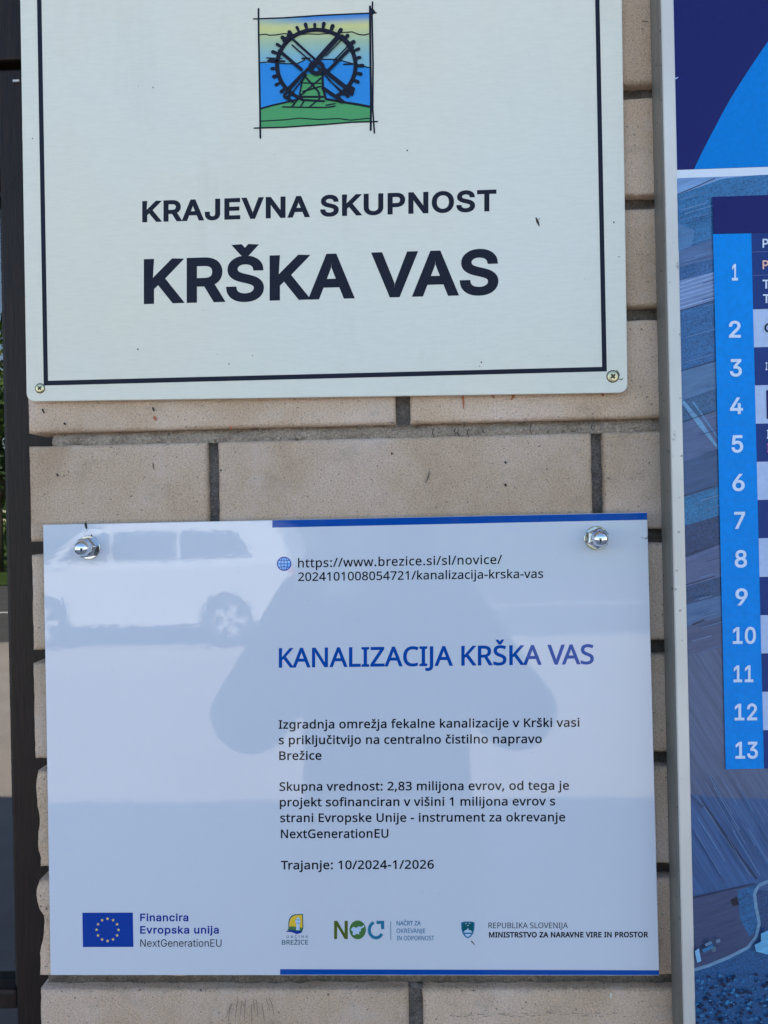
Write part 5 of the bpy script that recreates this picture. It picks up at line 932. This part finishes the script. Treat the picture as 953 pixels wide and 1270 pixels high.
# hedge behind the verge
hd = thing('hedge', 'long dark green hedge across the road behind the trees', 'hedge', (-14, -31, -.1))
rnd = random.Random(4); mb = MB(); ks = [mb.mid(m) for m in TL_]
for i_ in range(9000):
    p = Vector((rnd.uniform(-34, 10), -31+rnd.uniform(-1, 1), 0)); hh = 3.2+.5*noise.noise(Vector((p.x*.5, 0, 0))); p.z = hh*rnd.random()**.6
    n_ = Vector((rnd.gauss(0, 1), rnd.gauss(0, 1)+.8, rnd.gauss(0, 1))).normalized(); a = n_.orthogonal().normalized()*rnd.uniform(.12, .22); b = n_.cross(a)*.7
    i = len(mb.v); mb.v += [tuple(p-a), tuple(p+b), tuple(p+a), tuple(p-b)]; mb.f.append((i, i+1, i+2, i+3)); mb.mi.append(rnd.choice(ks))
mb.build('foliage', hd)

# parked car
M_PAINT = mat('silver_white_paint', (.80, .82, .84), .22, .15, .6); M_CGLASS = mat('car_glass', (.02, .025, .03), .04, 0, .8); M_TYRE = mat('tyre_rubber', (.015, .015, .015), .85); M_RIM = mat('alloy_rim', (.62, .64, .66), .35, .1); M_PLAST = mat('black_plastic', (.02, .02, .022), .6); M_LAMP = mat('red_lamp', (.45, .01, .01), .15)
cx0, cy0 = -3.10, -9.4; CS = .86
car = thing('parked_car', 'silver white hatchback parked on the paving, mirrored in the lower sign', 'car', (cx0, cy0, 0))
def shell(name, prof, hw, m, inset=.12, ztaper=None):
    """side outline (x,z), rounded across the car's width"""
    mb = MB(); k = mb.mid(m); n = len(prof); secs = [(-1, inset, .0), (-.93, .02, 0), (-.7, 0, 0), (0, -.01, 0), (.7, 0, 0), (.93, .02, 0), (1, inset, 0)]
    cxm = sum(p[0] for p in prof)/n*CS; czm = sum(p[1] for p in prof)/n
    for s_, ins, _ in secs:
        for px, pz in [(a_*CS, b_) for a_, b_ in prof]:
            d = Vector((px-cxm, pz-czm)); L_ = d.length or 1; f = 1-ins/L_*.6
            yy = s_*hw
            if ztaper: yy *= 1-ztaper*max(0, (pz-prof[0][1]))
            mb.v.append((cx0+cxm+d.x*f, cy0+yy, czm+d.y*f))
    for a in range(len(secs)-1):
        for j in range(n):
            b = (j+1) % n; mb.f.append((a*n+j, a*n+b, (a+1)*n+b, (a+1)*n+j)); mb.mi.append(k)
    mb.f.append(tuple(reversed(range(n)))); mb.mi.append(k); mb.f.append(tuple((len(secs)-1)*n+j for j in range(n))); mb.mi.append(k)
    return mb.build(name, car, weld=True)
body = [(-1.86, .32), (-1.88, .55), (-1.85, .82), (-1.55, .94), (-.9, .98), (1.9, 1.0), (2.0, .7), (1.98, .35), (1.5, .28), (1.42, .5), (1.28, .62), (1.09, .66), (.9, .62), (.76, .5), (.7, .26), (-1.17, .26), (-1.22, .5), (-1.35, .62), (-1.55, .66), (-1.72, .62), (-1.80, .5), (-1.83, .3)]
shell('body', body, .87, M_PAINT, .08)
cabin = [(-1.6, .95), (-1.15, 1.36), (-.7, 1.50), (1.3, 1.52), (1.78, 1.44), (1.97, .96)]
shell('cabin', cabin, .83, M_PAINT, .10, .22)
for pts in ([(-1.3, 1.05), (-1.0, 1.33), (-.62, 1.38), (-.62, 1.05)], [(-.56, 1.05), (-.56, 1.385), (.34, 1.39), (.34, 1.05)], [(.40, 1.05), (.40, 1.39), (1.2, 1.37), (1.42, 1.07)]):
    for s_ in (-1, 1):
        mb = MB(); f = [(cx0+a*CS, cy0+s_*(.84*(1-.22*(b-.95))+.006), b) for a, b in pts]; g_ = [(a, b-s_*.012, c) for a, b, c in f]; mb.face(f if s_ < 0 else f[::-1], M_CGLASS)
        for i_ in range(4): j_ = (i_+1) % 4; mb.face([f[i_], g_[i_], g_[j_], f[j_]], M_CGLASS)
        mb.build('side_window', car)
for wx in (-1.55*CS, 1.09*CS):
    for s_ in (-1, 1):
        o = (cx0+wx, cy0+s_*.76+(.10 if s_ > 0 else -.10)*0, .32); mb = MB(); sg = 1 if s_ < 0 else -1
        mb.lathe([(.20, -.09), (.31, -.09), (.32, -.05), (.32, .05), (.31, .09), (.20, .09)], M_TYRE, o, seg=28); w_ = mb.build('wheel', car, smooth=True)
        mb = MB()
        for a in range(5):
            t = a*2*math.pi/5; ca, sa = math.cos(t), math.sin(t); pts = [(o[0]+ca*u-sa*v, o[2]+sa*u+ca*v) for u, v in ((.03, -.035), (.20, -.022), (.20, .022), (.03, .035))]
            yy = o[1]+s_*.07; mb.prism(pts, min(yy, yy-s_*.03), max(yy, yy-s_*.03), M_RIM)
        mb.lathe([(.19, -.085), (.21, -.088), (.21, .088), (.19, .085)], M_RIM, o, seg=24); mb.build('rim', w_).location = (0, 0, 0)
mb = MB(); mb.box(cx0-1.6, cx0+1.6, cy0-.72, cy0+.72, .17, .30, M_PLAST); mb.build('underbody', car, bevel=.03)
for s_ in (-1, 1): mb = MB(); mb.box(cx0+1.62, cx0+1.71, cy0+s_*.70-.11, cy0+s_*.70+.11, .75, .92, M_LAMP); mb.build('tail_lamp', car, bevel=.02)
for s_ in (-1, 1): mb = MB(); mb.box(cx0-1.73, cx0-1.60, cy0+s_*.66-.14, cy0+s_*.66+.14, .58, .70, mat('headlamp_glass', (.7, .72, .75), .08)); mb.build('headlight', car, bevel=.03)

# ------------------------------------------------------------------ the photographer, mirrored in the lower sign, and the phone
M_SKIN = mat('skin', (.46, .28, .20), .5); M_JACK = mat('dark_jacket', (.035, .045, .07), .85); M_TROU = mat('dark_trousers', (.03, .035, .05), .9); M_HAIR = mat('brown_hair', (.05, .03, .02), .7); M_SHOE = mat('dark_shoe', (.02, .02, .02), .5); M_EYE = mat('eye_white', (.75, .75, .72), .2); M_IRIS = mat('eye_iris', (.04, .03, .02), .2)
PX, PY = -.055, -1.03
person = thing('person', 'person in a loose dark jacket raising a phone, mirrored faintly in the lower sign', 'person', (PX, PY, 0))
def skin(name, verts, edges, radii, m, root=0, sub=2, parent=person):
    me = bpy.data.meshes.new(name); me.from_pydata([tuple(v) for v in verts], edges, []); o = link(name, me, parent)
    me.materials.append(m)
    md = o.modifiers.new('skin', 'SKIN'); md.use_smooth_shade = True
    for i, r in enumerate(radii):
        sv = me.skin_vertices[0].data[i]; sv.radius = r if isinstance(r, tuple) else (r, r); sv.use_root = i == root
    s_ = o.modifiers.new('sub', 'SUBSURF'); s_.levels = s_.render_levels = sub
    return o
V = Vector; b0 = V((PX, PY, 0))
J = dict(pel=V((0, 0, .93)), wai=V((0, .01, 1.08)), che=V((0, .0, 1.26)), nec=V((0, .02, 1.43)), hb=V((0, .045, 1.50)))
def hand_chain(s):
    # wrist beside the phone, palm behind its edge, fingers wrapped round it
    return V((s*.085, .36, 1.475)), V((s*.066, .42, 1.50))
vs, es, rs = [], [], []
def add(v, r, p=None):
    vs.append(b0+v); rs.append(r)
    if p is not None: es.append((p, len(vs)-1))
    return len(vs)-1
pel = add(J['pel'], (.13, .09)); wai = add(J['wai'], (.125, .09), pel); che = add(J['che'], (.135, .10), wai); up_ = add(V((0, .0, 1.35)), (.075, .065), che); nec = add(J['nec'], (.052, .052), up_); hb = add(J['hb'], (.05, .05), nec)
for s_ in (-1, 1):
    sh = add(V((s_*.13, 0, 1.31)), .045, up_); el = add(V((s_*.25, .16, 1.16)), .045, sh); wr, pm = hand_chain(s_); w_ = add(wr, .027, el); add(pm, (.032, .018), w_)
    hp = add(V((s_*.09, 0, .86)), .095, pel); kn = add(V((s_*.10, .02, .49)), .06, hp); an = add(V((s_*.11, -.01, .10)), .042, kn); add(V((s_*.12, .12, .045)), .04, an)
skin('body', vs, es, rs, M_SKIN)
for s_ in (-1, 1):
    _, pm = hand_chain(s_)
    for f in range(4):
        z_ = .018-.018*f; L_ = (.9, 1, .95, .78)[f]
        base = pm+V((s_*.004, .018, z_)); k1 = base+V((-s_*.006*L_, .034*L_, .002)); k2 = k1+V((-s_*.022*L_, .018*L_, 0)); k3 = k2+V((-s_*.018*L_, -.004, 0))
        skin('finger', [b0+q_ for q_ in (base, k1, k2, k3)], [(0, 1), (1, 2), (2, 3)], [.0095, .009, .008, .0065], M_SKIN, sub=1)
    tb = pm+V((-s_*.004, .0, .024)); skin('thumb', [b0+q_ for q_ in (tb, tb+V((-s_*.012, .028, .02)), tb+V((-s_*.03, .045, .026)))], [(0, 1), (1, 2)], [.012, .0105, .008], M_SKIN, sub=1)
# jacket with wide sleeves, trousers, shoes
vs, es, rs = [], [], []
a0_ = add(V((0, 0, .77)), (.19, .15)); a = add(V((0, 0, .86)), (.19, .15), a0_); b = add(V((0, 0, 1.02)), (.18, .14), a); c = add(V((0, 0, 1.22)), (.185, .14), b); d = add(V((0, 0, 1.335)), (.10, .09), c); add(V((0, .02, 1.42)), (.075, .075), d)
for s_ in (-1, 1):
    sh = add(V((s_*.135, .0, 1.315)), .075, d); m_ = add(V((s_*.205, .07, 1.235)), .082, sh); el = add(V((s_*.255, .165, 1.165)), .078, m_); fo = add(V((s_*.18, .26, 1.30)), .058, el); add(V((s_*.10, .345, 1.455)), .04, fo)
skin('jacket', vs, es, rs, M_JACK)
vs, es, rs = [], [], []
a = add(V((0, 0, .92)), (.165, .125))
for s_ in (-1, 1):
    h_ = add(V((s_*.09, 0, .82)), .11, a); k_ = add(V((s_*.10, .02, .49)), .082, h_); add(V((s_*.11, -.01, .10)), .072, k_)
skin('trousers', vs, es, rs, M_TROU)
for s_ in (-1, 1): skin('shoe', [b0+V((s_*.11, -.06, .05)), b0+V((s_*.115, .05, .05)), b0+V((s_*.12, .17, .035))], [(0, 1), (1, 2)], [.045, .048, .034], M_SHOE)
# head with face
hc = b0+V((0, .06, 1.60))
bm = bmesh.new(); bmesh.ops.create_uvsphere(bm, u_segments=40, v_segments=30, radius=1)
for v in bm.verts:
    x, y, z_ = v.co; w_ = .076*(1-.16*max(0, -z_)**1.5); X = x*w_; Y = y*.095; Z = z_*.118
    if y > 0:
        g_ = lambda ax, az, sx, sz: math.exp(-((X-ax)/sx)**2-((Z-az)/sz)**2)
        Y += .024*g_(0, -.022, .011, .014) + .012*g_(0, .0, .009, .022) - .010*(g_(.030, .012, .014, .011)+g_(-.030, .012, .014, .011)) + .007*g_(0, -.054, .022, .006) + .006*g_(0, -.064, .020, .006) - .004*g_(0, -.059, .024, .002) + .010*g_(0, -.092, .022, .014) + .006*g_(0, .035, .045, .008)
    v.co = (X, Y, Z)
me = bpy.data.meshes.new('head'); bm.to_mesh(me); bm.free(); me.materials.append(M_SKIN); me.shade_smooth(); o = link('head', me, person); o.location = hc-person.location; head = o
for s_ in (-1, 1):
    for nm, r_, dy, m_ in (('eye', .011, .076, M_EYE), ('iris', .0052, .0845, M_IRIS)):
        bm = bmesh.new(); bmesh.ops.create_uvsphere(bm, u_segments=14, v_segments=10, radius=r_); me = bpy.data.meshes.new(nm); bm.to_mesh(me); bm.free(); me.materials.append(m_); me.shade_smooth(); e = link(nm, me, head); e.location = (s_*.030, dy, .012)
    bm = bmesh.new(); bmesh.ops.create_uvsphere(bm, u_segments=16, v_segments=12, radius=1); bmesh.ops.scale(bm, vec=(.008, .018, .030), verts=bm.verts); me = bpy.data.meshes.new('ear'); bm.to_mesh(me); bm.free(); me.materials.append(M_SKIN); me.shade_smooth(); e = link('ear', me, head); e.location = (s_*.076, -.005, -.002)
bm = bmesh.new(); bmesh.ops.create_uvsphere(bm, u_segments=36, v_segments=24, radius=1)
for v in list(bm.verts):
    if v.co.z < -.15-.2*(v.co.y < 0) or (v.co.y > .25 and v.co.z < .48): bm.verts.remove(v)
for v in bm.verts: n_ = noise.noise(v.co*6)*.004; v.co = Vector((v.co.x*.083, v.co.y*.103-.004, v.co.z*.126))*(1+n_*8)
me = bpy.data.meshes.new('hair'); bm.to_mesh(me); bm.free(); me.materials.append(M_HAIR); me.shade_smooth(); link('hair', me, head)
# phone: its lens is the eye of this picture
M_PHONE = mat('phone_black', (.012, .012, .014), .15); M_LENS = mat('lens_ring', (.10, .10, .11), .2, .8)
ph = thing('phone', 'black phone held up to the signs, mirrored in the domed nuts', 'phone', (CAM.x, CAM.y-.016, CAM.z-.06))
mb = MB(); mb.prism(rounded([(-.038, 1.55-.125), (.038, 1.55-.125), (.038, 1.55+.030), (-.038, 1.55+.030)], .010), CAM.y-.0185, CAM.y-.010, M_PHONE); mb.build('phone_case', ph, bevel=.001)
mb = MB(); mb.lathe([(.0, -.0092), (.0062, -.0092), (.0068, -.0088), (.0068, -.007)], M_LENS, (CAM.x, CAM.y-.0185, CAM.z), seg=24); mb.build('lens', ph, smooth=True)
